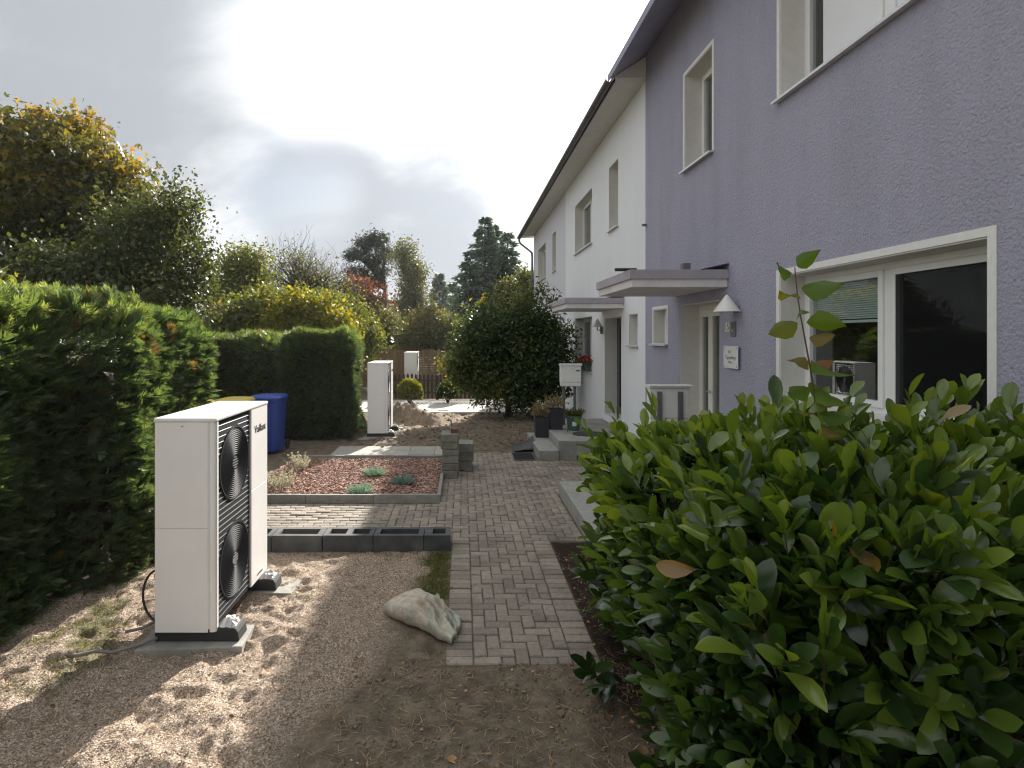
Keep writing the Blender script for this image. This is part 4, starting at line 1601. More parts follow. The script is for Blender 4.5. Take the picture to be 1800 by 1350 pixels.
def mailbox(label, x, y, z0, w, rz, posts_front, zg):
    t = empty('mailbox', (x, y, 0), label, 'mailbox', 'white mailboxes on twin posts', rz=rz)
    h, d = .33, .12
    MB().box(-w / 2, w / 2, -d / 2, d / 2, z0, z0 + h - .03).build('box', M['mailbox'], t, bevel=.01)
    MB().prism([(-d / 2 - .02, z0 + h - .03), (d / 2 + .012, z0 + h - .03), (d / 2 + .012, z0 + h - .004), (-d / 2 - .02, z0 + h + .012)][::-1], 'x', -w / 2 - .012, w / 2 + .012).build('lid', M['mailbox'], t, bevel=.005)
    MB().prism([(-d / 2 + .002, z0 - .07), (d / 2 - .03, z0 - .07), (d / 2 - .002, z0 - .001), (-d / 2 + .002, z0 - .001)], 'x', -w / 2 + .006, w / 2 - .006).build('newspaper_tray', M['mailbox'], t, bevel=.006)
    py = -d / 2 - .022 if posts_front else d / 2 + .022
    for s in (-1, 1):
        MB().box(s * w * .27 - .022, s * w * .27 + .022, py - .02, py + .02, zg, z0 + h - .06).build('post', M['post'], t, bevel=.004)
    if not posts_front:
        MB().lathe([(0, -.004), (.012, -.003), (.012, .004)], (.0, 0, 0), 10).build('lock', M['ink'], t, loc=(.03, -d / 2 - .001, z0 + h * .74)).rotation_euler = (R(90), 0, 0)
        MB().box(.09, .16, -d / 2 - .004, -d / 2 + .001, z0 + .2, z0 + .225).build('name_strip', M['greybox'], t)
    else:
        MB().box(-w / 2 - .018, w / 2 + .03, -d / 2 - .045, -d / 2 - .022, z0 + h - .006, z0 + h + .003).build('rear_rail', M['mailbox'], t)
    return t


mailbox('white mailbox on two grey posts seen from behind, above the laurel hedge', 2.06, 5.72, 1.475, .38, R(-2), True, 0)
mailbox('white mailbox on posts by the entrance steps of the white house', 2.33, 12.3, 1.078, .37, R(2), False, .29).scale = (1.2, 1.2, 1.2)

# pots on the steps
def planter(label, x, y, z, w, h):
    t = empty('planter', (x, y, z), label, 'planter', 'tall black square planters')
    m = MB()
    a, b = w / 2 * .86, w / 2
    m.add([(-a, -a, 0), (a, -a, 0), (a, a, 0), (-a, a, 0), (-b, -b, h), (b, -b, h), (b, b, h), (-b, b, h)], [(0, 3, 2, 1), (0, 1, 5, 4), (1, 2, 6, 5), (2, 3, 7, 6), (3, 0, 4, 7)])
    c = b - .018
    m.add([(-b, -b, h), (b, -b, h), (b, b, h), (-b, b, h), (-c, -c, h), (c, -c, h), (c, c, h), (-c, c, h), (-c, -c, h - .05), (c, -c, h - .05), (c, c, h - .05), (-c, c, h - .05)],
          [(0, 1, 5, 4), (1, 2, 6, 5), (2, 3, 7, 6), (3, 0, 4, 7), (4, 5, 9, 8), (5, 6, 10, 9), (6, 7, 11, 10), (7, 4, 8, 11)])
    m.build('pot', M['blackpot'], t)
    MB().quad((-c, -c, h - .04), (c, -c, h - .04), (c, c, h - .04), (-c, c, h - .04)).build('soil', M['thuja_core'], t)
    return t


planter('tall black planter on the lower step of the white house', 1.66, 11.95, .18, .30, .42)
planter('tall black planter on the landing beside the green pot', 1.95, 11.9, .35, .28, .43)
tuft('heather_plant', 'spiky pale plant growing in the planter on the lower step', 'plant', 1.66, 11.95, .56, .18, .40, 60, M['drygrass'], .010, None, .5, 71, True)
tuft('heather_plant', 'spiky pale plant growing in the planter on the landing', 'plant', 1.95, 11.9, .74, .17, .32, 50, M['drygrass'], .010, None, .5, 72, True)
t = empty('flower_pot', (2.30, 11.75, .35), 'green round flower pot with white label on the landing', 'pot')
MB().lathe([(0, 0), (.11, 0), (.15, .26), (.165, .26), (.168, .31), (.152, .31), (.145, .27), (0, .265)], (0, 0, 0), 24).build('pot', M['greenpot'], t)
lb = MB()
for k in range(4):
    pass
lb.add([(.132 * math.sin(R(a)) * f, -.133 * math.cos(R(a)) * f, z) for z, f in ((.10, .985), (.19, 1.075)) for a in (-24, -12, 0, 12)], [(i, i + 1, i + 5, i + 4) for i in range(3)])
lb.build('label_sticker', M['signwhite'], t)
tuft('potted_plant', 'low brown green plant growing in the green pot', 'plant', 2.30, 11.75, .63, .2, .17, 120, M['olive'], .014, None, 1.1, 73, True)
t = empty('garden_ornament', (2.12, 11.5, .35), 'white heart ornament on a thin stick between the pots', 'ornament')
MB().tube([(0, 0, 0), (0, 0, .5)], .005, 6).build('stick', M['stem'], t)
hm = MB()
hp2 = [(.045 * (16 * math.sin(a) ** 3) / 16, .045 * (13 * math.cos(a) - 5 * math.cos(2 * a) - 2 * math.cos(3 * a) - math.cos(4 * a)) / 16 + .53) for a in np.linspace(0, 2 * math.pi, 24, endpoint=False)]
hm.prism(hp2, 'y', -.008, .008).build('heart', M['signwhite'], t)
dm = MB()
dm.lathe([(0, .0), (.34, 0), (.35, .012), (.30, .018), (0, .018)], (0, 0, 0), 32)
dm.v = [(x, max(y, -.32) * .8, z) for x, y, z in dm.v]
tag(dm.build('doormat', M['mat_rubber'], loc=(2.52, 11.25, .352)), 'dark rounded doormat on the landing of the white house', 'doormat')
# foot scraper and membrane by the lower step
t = tag(MB().box(-.2, .2, -.28, .28, 0, .02).build('foot_scraper', M['post'], loc=(1.15, 10.75, .003)), 'dark metal foot scraper grid on the paving before the lower step', 'grid')
for k in range(9):
    MB().box(-.19, .19, -.27 + k * .065, -.25 + k * .065, .02, .03).build('grid_bar', M['mat_rubber'], t)
mm = []
for j in range(14):
    for i in range(18):
        u, v = i / 17, j / 13
        x = 1.02 + .42 * u
        y = 11.25 + .9 * v
        z = .02 + .24 * u ** 2 * math.sin(math.pi * min(1, v * 1.15 + .05)) + .05 * (float(fbm(u * 4, v * 4, 0, 3, 91)) - .4)
        mm.append((x, y, max(z, .008)))
tb = MB().add(mm, [(j * 18 + i, j * 18 + i + 1, (j + 1) * 18 + i + 1, (j + 1) * 18 + i) for j in range(13) for i in range(17)])
o = tb.build('membrane_sheet', M['tarp'], smooth=True)
sdm = o.modifiers.new('thickness', 'SOLIDIFY')
sdm.thickness = .006
tag(o, 'crumpled dark membrane sheet leaning on the lower step', 'sheet')
# flower box on the sill
t = empty('flower_box', (3.22, 15.0, 1.40), 'green flower box with red flowers on the ground floor sill of the white house', 'flower box')
MB().prism([(-.06, 0), (.06, 0), (.08, .17), (-.08, .17)], 'y', -.45, .45).build('box', M['greenpot'], t)
fx = rng.normal(size=(500, 3)) * np.array([.05, .24, .06]) + np.array([0, 0, .24])
V, F, T = scatter(RHOMB, fx, rdir(500), rdir(500), .06, .04, rng.random(500))
link('flowers', mesh_np('flowers', V, F, M['petal'], T), t)
fx = rng.normal(size=(400, 3)) * np.array([.05, .25, .05]) + np.array([0, 0, .19])
V, F, T = scatter(RHOMB, fx, rdir(400), rdir(400), .07, .045, rng.random(400))
link('foliage', mesh_np('foliage', V, F, M['rhodo'], T), t)

# ------------------------------------------------------------------ fences and shed
t = empty('picket_fence', (0, 20.4, 0), 'low dark brown picket fence in front of the distant heat pump', 'fence')
x = -2.55
while x < 3.2:
    h = .93 + random.uniform(-.015, .015)
    MB().prism([(-.042, .05), (.042, .05), (.042, h - .05), (.022, h - .03), (.022, h), (-.022, h), (-.022, h - .03), (-.042, h - .05)], 'y', -.012, .012).build('picket', M['picket'], t, loc=(x, -.012, 0))
    x += .147
for z in (.27, .70):
    MB().box(-2.62, 3.2, .001, .035, z - .04, z + .04).build('rail', M['picket'], t)
for x in (-2.6, -.9, .9, 2.7):
    MB().box(x - .05, x + .05, .036, .13, 0, .9).build('post', M['picket'], t)
t = empty('panel_fence', (0, 24, 0), 'tall brown slatted wooden fence at the back of the gardens', 'fence')
for i in range(7):
    x0 = -8.4 + i * 1.85
    mb = MB()
    for k in range(16):
        z = .12 + k * .098
        mb.add([(x0 + .06, -.005, z), (x0 + 1.79, -.005, z), (x0 + 1.79, -.022, z + .09), (x0 + .06, -.022, z + .09), (x0 + .06, .012, z), (x0 + 1.79, .012, z), (x0 + 1.79, .0, z + .09), (x0 + .06, .0, z + .09)],
               [(0, 1, 2, 3), (7, 6, 5, 4), (0, 4, 5, 1), (1, 5, 6, 2), (2, 6, 7, 3), (3, 7, 4, 0)])
    mb.build('slat_panel', M['wood_fence'], t)
    for q in (.6, 1.2):
        MB().box(x0 + q - .03, x0 + q + .03, -.045, -.024, .1, 1.7).build('batten', M['wood_fence'], t)
    MB().box(x0 - .045, x0 + .045, -.05, .04, 0, 1.74).build('post', M['wood_fence'], t)
t = empty('garden_shed', P(707, 0, 32).to_3d() * 1, 'small grey roofed garden shed behind the slatted fence', 'shed')
t.location = ((707 - 813) / 1000 * 32, 32, 0)
MB().box(-.65, .65, -.2, 1.6, 0, 1.62).build('wall', M['wood_fence'], t)
MB().prism([(-.85, 1.52), (0, 1.82), (.85, 1.52), (.85, 1.58), (0, 1.89), (-.85, 1.58)], 'y', -.35, 1.7).build('roof', M['shedroof'], t)


# ------------------------------------------------------------------ vegetation
def hedge(name, label, x0, x1, y0, y1, h, n, size, seed, density_top=1.0, brown=.02, group=None, core=.16, fine=False, recess=None):
    """dense conifer hedge: sprays over a bumpy block surface plus a dark inner body of twigs"""
    rg = np.random.default_rng(seed)
    t = empty(name, ((x0 + x1) / 2, (y0 + y1) / 2, 0), label, 'hedge', group)
    ctr = np.array([(x0 + x1) / 2, (y0 + y1) / 2, 0])
    dx, dy = x1 - x0, y1 - y0
    areas = np.array([dy * h, dy * h * .35, dx * h, dx * h * .35, dx * dy * density_top])   # +x, -x, -y, +y, top
    pick = rg.choice(5, n, p=areas / areas.sum())
    u, v = rg.random(n), rg.random(n) ** .92
    Pn = np.zeros((n, 3))
    Nn = np.zeros((n, 3))
    for k in range(5):
        m = pick == k
        if k == 0:
            Pn[m] = np.stack([np.full(m.sum(), x1), y0 + u[m] * dy, v[m] * h], -1)
            Nn[m] = (1, 0, .25)
        elif k == 1:
            Pn[m] = np.stack([np.full(m.sum(), x0), y0 + u[m] * dy, v[m] * h], -1)
            Nn[m] = (-1, 0, .25)
        elif k == 2:
            Pn[m] = np.stack([x0 + u[m] * dx, np.full(m.sum(), y0), v[m] * h], -1)
            Nn[m] = (0, -1, .25)
        elif k == 3:
            Pn[m] = np.stack([x0 + u[m] * dx, np.full(m.sum(), y1), v[m] * h], -1)
            Nn[m] = (0, 1, .25)
        else:
            Pn[m] = np.stack([x0 + u[m] * dx, y0 + v[m] * dy, np.full(m.sum(), h)], -1)
            Nn[m] = (0, 0, 1)
    Nn = nrmz(Nn)
    # rounded corners: pull in near the top edges
    hx = np.clip((Pn[:, 2] - (h - .35)) / .35, 0, 1)
    dcen = (Pn - ctr) * np.array([1 / dx, 1 / dy, 0])
    Pn[:, :2] -= (dcen * np.array([dx, dy, 0]))[:, :2] * ((.14 if fine else .24) * hx ** 2)[:, None]
    bump = fbm(Pn[:, 0] * 1.5, Pn[:, 1] * 1.5, Pn[:, 2] * 1.5, 4, seed) - .5
    lay_ = -np.abs(rg.normal(size=n)) * .10
    Pn += Nn * (bump * .5 + lay_)[:, None]
    if recess:
        Pn[:, 0] -= recess[0] * (1 - ss(recess[1] - .2, recess[1] + .25, Pn[:, 1] + .5 * bump)) * ((Pn[:, 0] - x0) / dx)
    Pn[:, 2] = np.maximum(Pn[:, 2], .03)
    A = nrmz(Nn * .9 + np.array([0, 0, .42]) + rdir(n, rg) * .62)
    # droop: some sprays hang
    A[:, 2] -= .85 * rg.random(n) * (Pn[:, 2] < h * .9)
    S = np.cross(A, rdir(n, rg) + np.array([0, 0, 1.0]))
    L = size * rg.uniform(.5, 1.6, n)
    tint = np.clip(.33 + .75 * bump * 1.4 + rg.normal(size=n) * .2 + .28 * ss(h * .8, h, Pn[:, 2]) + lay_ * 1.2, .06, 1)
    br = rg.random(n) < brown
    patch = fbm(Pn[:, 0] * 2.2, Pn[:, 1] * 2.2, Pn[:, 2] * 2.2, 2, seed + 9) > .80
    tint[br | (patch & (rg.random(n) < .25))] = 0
    parts_ = []
    kk = rg.integers(0, 4, n)
    for q in range(4):
        m = kk == q
        tp = SPRAYS[q] if fine else (SPRAYS[q][0][:28], SPRAYS[q][1][:7])
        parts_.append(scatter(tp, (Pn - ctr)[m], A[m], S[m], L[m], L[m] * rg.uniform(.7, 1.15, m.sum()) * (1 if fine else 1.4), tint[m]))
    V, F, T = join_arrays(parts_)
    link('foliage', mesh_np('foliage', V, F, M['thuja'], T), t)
    c = MB()
    ny_ = max(2, int(dy / .25))
    gxs = np.linspace(x0 + core, x1 - core, 8) - ctr[0]
    gys = np.linspace(y0 + core, y1 - core, ny_) - ctr[1]
    gzs = np.linspace(0, h - core, 9)
    pts = {}

    def sid(i, j, k):
        if (i, j, k) not in pts:
            q = np.array([gxs[i], gys[j], gzs[k]])
            w = .22 * (rg.random(3) - .5)
            if k == 8:
                w[2] -= .1
            pts[(i, j, k)] = len(c.v)
            c.v.append(tuple(q + w))
        return pts[(i, j, k)]
    for i in range(7):
        for k in range(8):
            for j in (0, ny_ - 1):
                c.f.append((sid(i, j, k), sid(i + 1, j, k), sid(i + 1, j, k + 1), sid(i, j, k + 1)))
        for j in range(ny_ - 1):
            c.f.append((sid(i, j, 8), sid(i + 1, j, 8), sid(i + 1, j + 1, 8), sid(i, j + 1, 8)))
    for j in range(ny_ - 1):
        for k in range(8):
            for i in (0, 7):
                c.f.append((sid(i, j, k), sid(i, j + 1, k), sid(i, j + 1, k + 1), sid(i, j, k + 1)))
    c.build('branches', M['thuja_core'], t)
    return t


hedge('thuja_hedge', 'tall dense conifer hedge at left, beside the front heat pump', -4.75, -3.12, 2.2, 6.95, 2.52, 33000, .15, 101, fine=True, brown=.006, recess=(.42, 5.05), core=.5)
hedge('thuja_hedge', 'dark conifer hedge ending beside the second heat pump', -4.05, -2.47, 12.6, 13.75, 2.32, 11000, .15, 102)
hedge('thuja_hedge', 'dark conifer hedge set back between the bins and the nearer hedge', -7.0, -4.1, 12.9, 14.6, 2.22, 9000, .16, 103)


def limb_path(a, b, rg, sag=.1, n=5):
    a, b = np.array(a, float), np.array(b, float)
    L = np.linalg.norm(b - a)
    w = rg.normal(size=3) * L * .08
    pts = []
    for i in range(n + 1):
        s = i / n
        pts.append(a * (1 - s) + b * s + w * math.sin(math.pi * s) + np.array([0, 0, L * sag * math.sin(math.pi * s)]))
    return pts


def tree(name, label, base, blobs, leaf_mat_, leaf, nclus, per, crad, seed, trunk_h=1.5, trunk_r=.12, tpl=PALM, tint_fn=None, cat='tree',
         group=None, bark='bark', lean=(0, 0), wfac=.8, droop=0., flat=1.0, twigs=60, hollow=.45, bare=0.0):
    rg = np.random.default_rng(seed)
    t = empty(name, (base[0], base[1], 0), label, cat, group)
    org = np.array([base[0], base[1], 0.0])
    vol = np.array([b[3] * b[4] * b[5] for b in blobs]) ** .67
    cl = []
    own = []
    for bi, b in enumerate(blobs):
        k = max(3, int(nclus * vol[bi] / vol.sum()))
        d = rdir(k, rg)
        r = (hollow + (1 - hollow) * rg.random(k) ** .6)
        p = d * r[:, None]
        # uneven outline
        f = .55 + .7 * fbm(d[:, 0] * 1.9 + seed, d[:, 1] * 1.9, d[:, 2] * 1.9, 3, seed)
        p = p * f[:, None]
        cl.append(np.array(b[:3]) + p * np.array(b[3:6]))
        own += [bi] * k
    cl = np.concatenate(cl)
    cl[:, 2] = np.maximum(cl[:, 2], .25)
    own = np.array(own)
    tm = MB()
    top = np.array([base[0] + lean[0], base[1] + lean[1], trunk_h])
    tm.tube([Vector(p - org) for p in limb_path(org, top, rg, 0, 4)], list(np.linspace(trunk_r * 1.25, trunk_r * .8, 5)), 8)
    for bi, b in enumerate(blobs):
        c = np.array(b[:3]) - np.array([0, 0, b[5] * .25])
        lp = limb_path(top, c, rg, .05, 5)
        tm.tube([Vector(p - org) for p in lp], list(np.linspace(trunk_r * .7, trunk_r * .28, 6)), 6)
        sel = np.where(own == bi)[0]
        rg.shuffle(sel)
        for q in sel[:max(4, int(twigs * len(sel) / len(cl)))]:
            st = lp[rg.integers(2, 6)]
            tp = limb_path(st, cl[q], rg, .08, 4)
            tm.tube([Vector(p - org) for p in tp], list(np.linspace(trunk_r * .2, trunk_r * .045, 5)), 4, cap=False)
            if bare:
                for _ in range(4):
                    e = cl[q] + rdir(1, rg)[0] * crad * 2.2 + np.array([0, 0, crad])
                    tm.tube([Vector(p - org) for p in limb_path(tp[rg.integers(2, 5)], e, rg, .05, 3)], list(np.linspace(trunk_r * .06, trunk_r * .025, 4)), 3, cap=False)
    tm.build('trunk', M[bark], t, smooth=True)
    n = len(cl) * per
    k = np.repeat(np.arange(len(cl)), per)
    size = np.repeat(crad * rg.uniform(.6, 1.4, len(cl)), per)
    off = rg.normal(size=(n, 3)) * np.array([1, 1, flat]) * size[:, None] * .6
    Pn = cl[k] + off
    if droop:
        Pn[:, 2] -= droop * np.abs(rg.normal(size=n))
    keep = Pn[:, 2] > .08
    if bare:
        keep &= rg.random(n) > bare
    Pn, k = Pn[keep], k[keep]
    n = len(Pn)
    A = nrmz(rdir(n, rg) + np.array([0, 0, -.25]) - np.array([0, 0, droop]))
    S = rdir(n, rg) + np.array([.0, 0, .15])
    L = leaf * rg.uniform(.6, 1.35, n)
    ct = rg.normal(size=len(cl)) * .22
    tint = .45 + ct[k] + rg.normal(size=n) * .12
    if tint_fn is not None:
        tint = tint + tint_fn(Pn)
    V, F, T = scatter(tpl, Pn - org, A, S, L, L * wfac, np.clip(tint, 0, 1))
    link('crown', mesh_np('crown', V, F, M[leaf_mat_], T), t)
    return t


def blob(px, py, Y, rpx, rpy, ry=None):
    c = P(px, py, Y)
    return (c.x, c.y, c.z, rpx / 1000 * Y, ry if ry else (rpx / 1000 * Y), rpy / 1000 * Y)


GT = 'trees and tall shrubs behind the hedges'
tree('maple_tree', 'large maple turning golden orange behind the left hedge', (-10.2, 14.6),
     [blob(60, 330, 14.5, 170, 125), blob(170, 330, 14.2, 95, 95), blob(215, 400, 13.8, 80, 90), blob(30, 430, 14, 150, 90), blob(110, 270, 14.8, 90, 75)],
     'maple', .115, 720, 60, .36, 201, trunk_h=2.2, trunk_r=.22, tint_fn=lambda p: -.24 + .32 * (p[:, 2] - 5.3) / 2.2 + .12 * (fbm(p[:, 0] * .8, p[:, 1] * .8, p[:, 2] * .8, 2, 4) - .5), group=GT, hollow=.3)
tree('pear_tree', 'dark green small leaved tree right of the golden maple', (-6.1, 11.6),
     [blob(255, 420, 11.4, 105, 95), blob(300, 380, 11.6, 60, 75), blob(335, 480, 11.2, 55, 80), blob(200, 490, 11.2, 90, 80), blob(280, 520, 11.0, 100, 70)],
     'greenleaf', .085, 560, 36, .25, 202, trunk_h=1.9, trunk_r=.13, tpl=RHOMB, wfac=.6, group=GT, twigs=120, hollow=.2)
tree('dark_shrub', 'dark shrub under the maple behind the left hedge', (-8.2, 11.2), [blob(60, 500, 11, 110, 70), blob(150, 520, 10.5, 80, 60)], 'greenleaf', .09, 260, 40, .32, 203, trunk_h=1.2, trunk_r=.08, tpl=RHOMB, cat='shrub', group=GT, tint_fn=lambda p: -.25 + 0 * p[:, 0])
tree('vine_shrub', 'light green leafy shoots rising over the left hedge top', (-4.3, 5.6), [(-4.3, 5.2, 2.55, .45, .5, .3), (-4.2, 4.4, 2.5, .3, .5, .28)], 'lime', .07, 16, 14, .18, 204, trunk_h=1.9, trunk_r=.02, tint_fn=lambda p: -.35 + 0 * p[:, 0], cat='shrub', group=GT)
tree('hornbeam_tree', 'olive green tree with thin top between the pear tree and the bare branches', (-8.5, 22.0),
     [blob(430, 480, 22, 50, 55), blob(405, 540, 21.5, 50, 60), blob(455, 545, 21, 50, 50)], 'olive', .13, 420, 40, .40, 205, trunk_h=2, trunk_r=.14, tpl=RHOMB, wfac=.65, group=GT, twigs=90, hollow=.25)
tree('bare_tree', 'sparse nearly bare tree with grey twigs above the yellow shrubs', (-6.9, 25.0),
     [blob(515, 490, 25, 55, 55), blob(560, 500, 25, 55, 45), blob(600, 530, 25, 40, 35)], 'olive', .11, 240, 18, .4, 206, trunk_h=2.6, trunk_r=.16, tpl=RHOMB, wfac=.6, group=GT, twigs=200, bare=.2, hollow=.5)
tree('yellow_shrub', 'yellow green shrub in the sun above the dark hedges', (-4.6, 17.6), [blob(540, 560, 17.5, 65, 55), blob(500, 590, 17.2, 50, 45), blob(585, 590, 17, 45, 50)],
     'lime', .11, 440, 38, .28, 207, trunk_h=1.0, trunk_r=.06, tpl=RHOMB, wfac=.7, cat='shrub', group=GT, hollow=.3)
tree('hazel_shrub', 'green and ochre shrub left of the yellow green shrub', (-6.9, 18.4), [blob(430, 570, 18, 60, 55), blob(400, 600, 17.5, 45, 50), blob(475, 555, 18.5, 50, 50)],
     'olive', .12, 440, 38, .30, 208, trunk_h=1.0, trunk_r=.06, tpl=RHOMB, wfac=.75, cat='shrub', group=GT, hollow=.3)
tree('brush_shrub', 'tangled olive shrub right of the yellow green shrub', (-4.4, 21.0), [blob(610, 570, 21, 45, 55), blob(575, 545, 21.5, 40, 40), blob(640, 600, 20.5, 35, 40)],
     'olive', .11, 400, 38, .30, 209, trunk_h=1.0, trunk_r=.06, tpl=RHOMB, wfac=.6, cat='shrub', group=GT, hollow=.3)
tree('red_shrub', 'red leaved shrub below the tall pine', (-5.0, 29.0), [blob(630, 515, 29, 32, 25), blob(655, 545, 29, 35, 35), blob(625, 560, 28.5, 30, 40)],
     'redleaf', .16, 170, 34, .42, 210, trunk_h=1.6, trunk_r=.08, tpl=RHOMB, cat='shrub', group=GT, tint_fn=lambda p: -.2 + .22 * (p[:, 2] - 3.6))
tree('willow_shrub', 'grey green upright shrub left of the birch', (-3.7, 27.5), [blob(680, 580, 27.5, 35, 45), blob(655, 605, 27, 30, 35)],
     'birch', .12, 280, 38, .34, 211, trunk_h=1.0, trunk_r=.06, tpl=RHOMB, wfac=.45, cat='shrub', group=GT)
tree('elder_shrub', 'pale green shrub above the slatted fence, right of the birch', (-1.6, 27.0), [blob(755, 580, 27, 40, 38), blob(790, 590, 26.5, 30, 35), blob(725, 600, 26.5, 28, 25)],
     'birch', .13, 340, 38, .34, 212, trunk_h=1.0, trunk_r=.06, tpl=RHOMB, wfac=.5, cat='shrub', group=GT, tint_fn=lambda p: .2 + 0 * p[:, 0])
# tall trees farther off
tree('pine_tree', 'tall dark pine with open clumped crown above the red shrub', (-5.1, 45),
     [blob(640, 428, 45, 15, 10), blob(663, 420, 45, 17, 14), blob(622, 447, 45, 17, 8), blob(655, 455, 45, 20, 9), blob(628, 478, 45, 20, 8), blob(618, 508, 45, 20, 5), blob(652, 495, 45, 20, 6), blob(676, 445, 44, 11, 14), blob(668, 478, 45, 14, 7)],
     'pine', .30, 200, 60, .42, 213, trunk_h=6.0, trunk_r=.24, tpl=RHOMB, wfac=.22, lean=(-1.0, 0), flat=.55, hollow=.3, twigs=90)
tree('birch_tree', 'tall birch with drooping pale green foliage right of the pine', (-3.7, 40),
     [blob(708, 445, 40, 26, 32), blob(725, 480, 40, 32, 36), blob(712, 530, 40, 28, 40), blob(735, 520, 40, 22, 40), blob(715, 580, 40, 24, 30)],
     'birch', .17, 330, 44, .42, 214, trunk_h=3.4, trunk_r=.17, tpl=RHOMB, wfac=.5, droop=.35, bark='birchbark', hollow=.15)


def conifer(name, label, x, y, h, r, seed, mat_, whorls=26, nleaf=420, tops=1, leaf=.3, group=None, z0=.5):
    rg = np.random.default_rng(seed)
    t = empty(name, (x, y, 0), label, 'tree', group)
    tm = MB()
    tm.tube([(0, 0, 0), (0, 0, h * .5), (0, 0, h * .985)], [.2 * h / 10, .12 * h / 10, .015], 7)
    pos, ax, sd, tn = [], [], [], []
    for w in range(whorls):
        s = w / (whorls - 1)
        z = z0 + (h - z0) * s ** .92
        rad = r * (1 - s) ** .85 * rg.uniform(.8, 1.12) + .12
        nb = int(5 + 5 * (1 - s))
        a0 = rg.uniform(0, 6.28)
        for b in range(nb):
            a = a0 + b * 2 * math.pi / nb + rg.normal() * .2
            ln = rad * rg.uniform(.75, 1.15)
            d = np.array([math.cos(a), math.sin(a), 0])
            z = z0 + (h - z0) * np.clip(s + rg.normal() * .55 / whorls, 0, .99) ** .92
            tip = d * ln + np.array([0, 0, z - ln * .18 + .12 * ln])
            if s < .9:
                tm.tube([(0, 0, z), tuple(d * ln * .5 + np.array([0, 0, z - ln * .14])), tuple(tip)], [.03, .02, .006], 4, cap=False)
            k = int(nleaf / nb * (.45 + (1 - s)) * .75) + 10
            q = rg.random(k) ** .7
            p = d * (ln * q)[:, None] + np.stack([np.zeros(k), np.zeros(k), z - ln * .3 * q + .22 * ln * q * q], -1)
            side = np.array([-d[1], d[0], 0])
            wd = .42 * ln * (1 - q * .7)
            so = rg.uniform(-1, 1, k)
            p = p + side * (so * wd)[:, None] + np.stack([np.zeros(k), np.zeros(k), -np.abs(rg.normal(size=k)) * .10 - .05], -1)
            pos.append(p)
            ax.append(d * .9 + side * (so * .7)[:, None] + np.array([0, 0, -.25]) + rg.normal(size=(k, 3)) * .25)
            tn.append(np.clip(.3 + .5 * q + rg.normal(size=k) * .15, 0, 1))
    pos, ax, tn = np.concatenate(pos), np.concatenate(ax), np.concatenate(tn)
    n = len(pos)
    V, F, T = scatter(RHOMB, pos, ax, rdir(n, rg), leaf * rg.uniform(.6, 1.3, n), leaf * .32, tn)
    tm.build('trunk', M['bark'], t)
    link('crown', mesh_np('crown', V, F, M[mat_], T), t)
    return t


GC = 'tall conifers at the far end of the houses'
conifer('spruce_tree', 'tallest blue green spruce at the far end of the houses', *P(852, 0, 38)[:2], 10.35, 3.3, 301, 'spruce', 30, 520, leaf=.30, group=GC)
conifer('spruce_tree', 'blue green spruce just right of the tallest spruce', *P(868, 0, 39)[:2], 10.0, 3.2, 302, 'spruce', 28, 480, leaf=.30, group=GC)
conifer('spruce_tree', 'shorter blue green spruce nearest the house corner', *P(892, 0, 37)[:2], 9.1, 2.7, 303, 'spruce', 26, 460, leaf=.30, group=GC)
conifer('spruce_tree', 'lowest blue green spruce left of the tallest spruce', *P(826, 0, 36.5)[:2], 7.8, 2.6, 304, 'spruce', 22, 400, leaf=.28, group=GC)
conifer('fir_tree', 'hazy blue distant fir with pointed top beyond the gardens', *P(772, 0, 75)[:2], 10.6, 2.9, 305, 'spruce', 22, 420, leaf=.6, group=GC)
conifer('fir_tree', 'hazy blue distant fir right of the pointed fir', *P(795, 0, 82)[:2], 10.0, 3.2, 306, 'spruce', 20, 420, leaf=.6, group=GC)
tree('ash_tree', 'green leafy tree between the spruces and the house corner', (4.0, 34), [blob(928, 505, 34, 18, 26), blob(893, 520, 33, 22, 20)],
     'greenleaf', .16, 260, 38, .42, 215, trunk_h=3, trunk_r=.14, tpl=RHOMB, group=GC, tint_fn=lambda p: .35 + 0 * p[:, 0])

# far wooded edge behind everything
rg = np.random.default_rng(400)
n = 16000
xx = rg.uniform(-60, 60, n)
hh = 4.2 + 3.2 * fbm(xx * .12, xx * 0, 0, 3, 55)
pp = np.stack([xx, rg.uniform(88, 100, n), rg.random(n) ** .7 * hh], -1)
V, F, T = scatter(RHOMB, pp, rdir(n, rg), rdir(n, rg), rg.uniform(.7, 1.4, n), .8, rg.random(n))
tag(link('distant_wood', mesh_np('distant_wood', V, F, M['greenleaf'], T)), 'distant line of low woodland closing the gardens', 'woodland', kind='stuff')

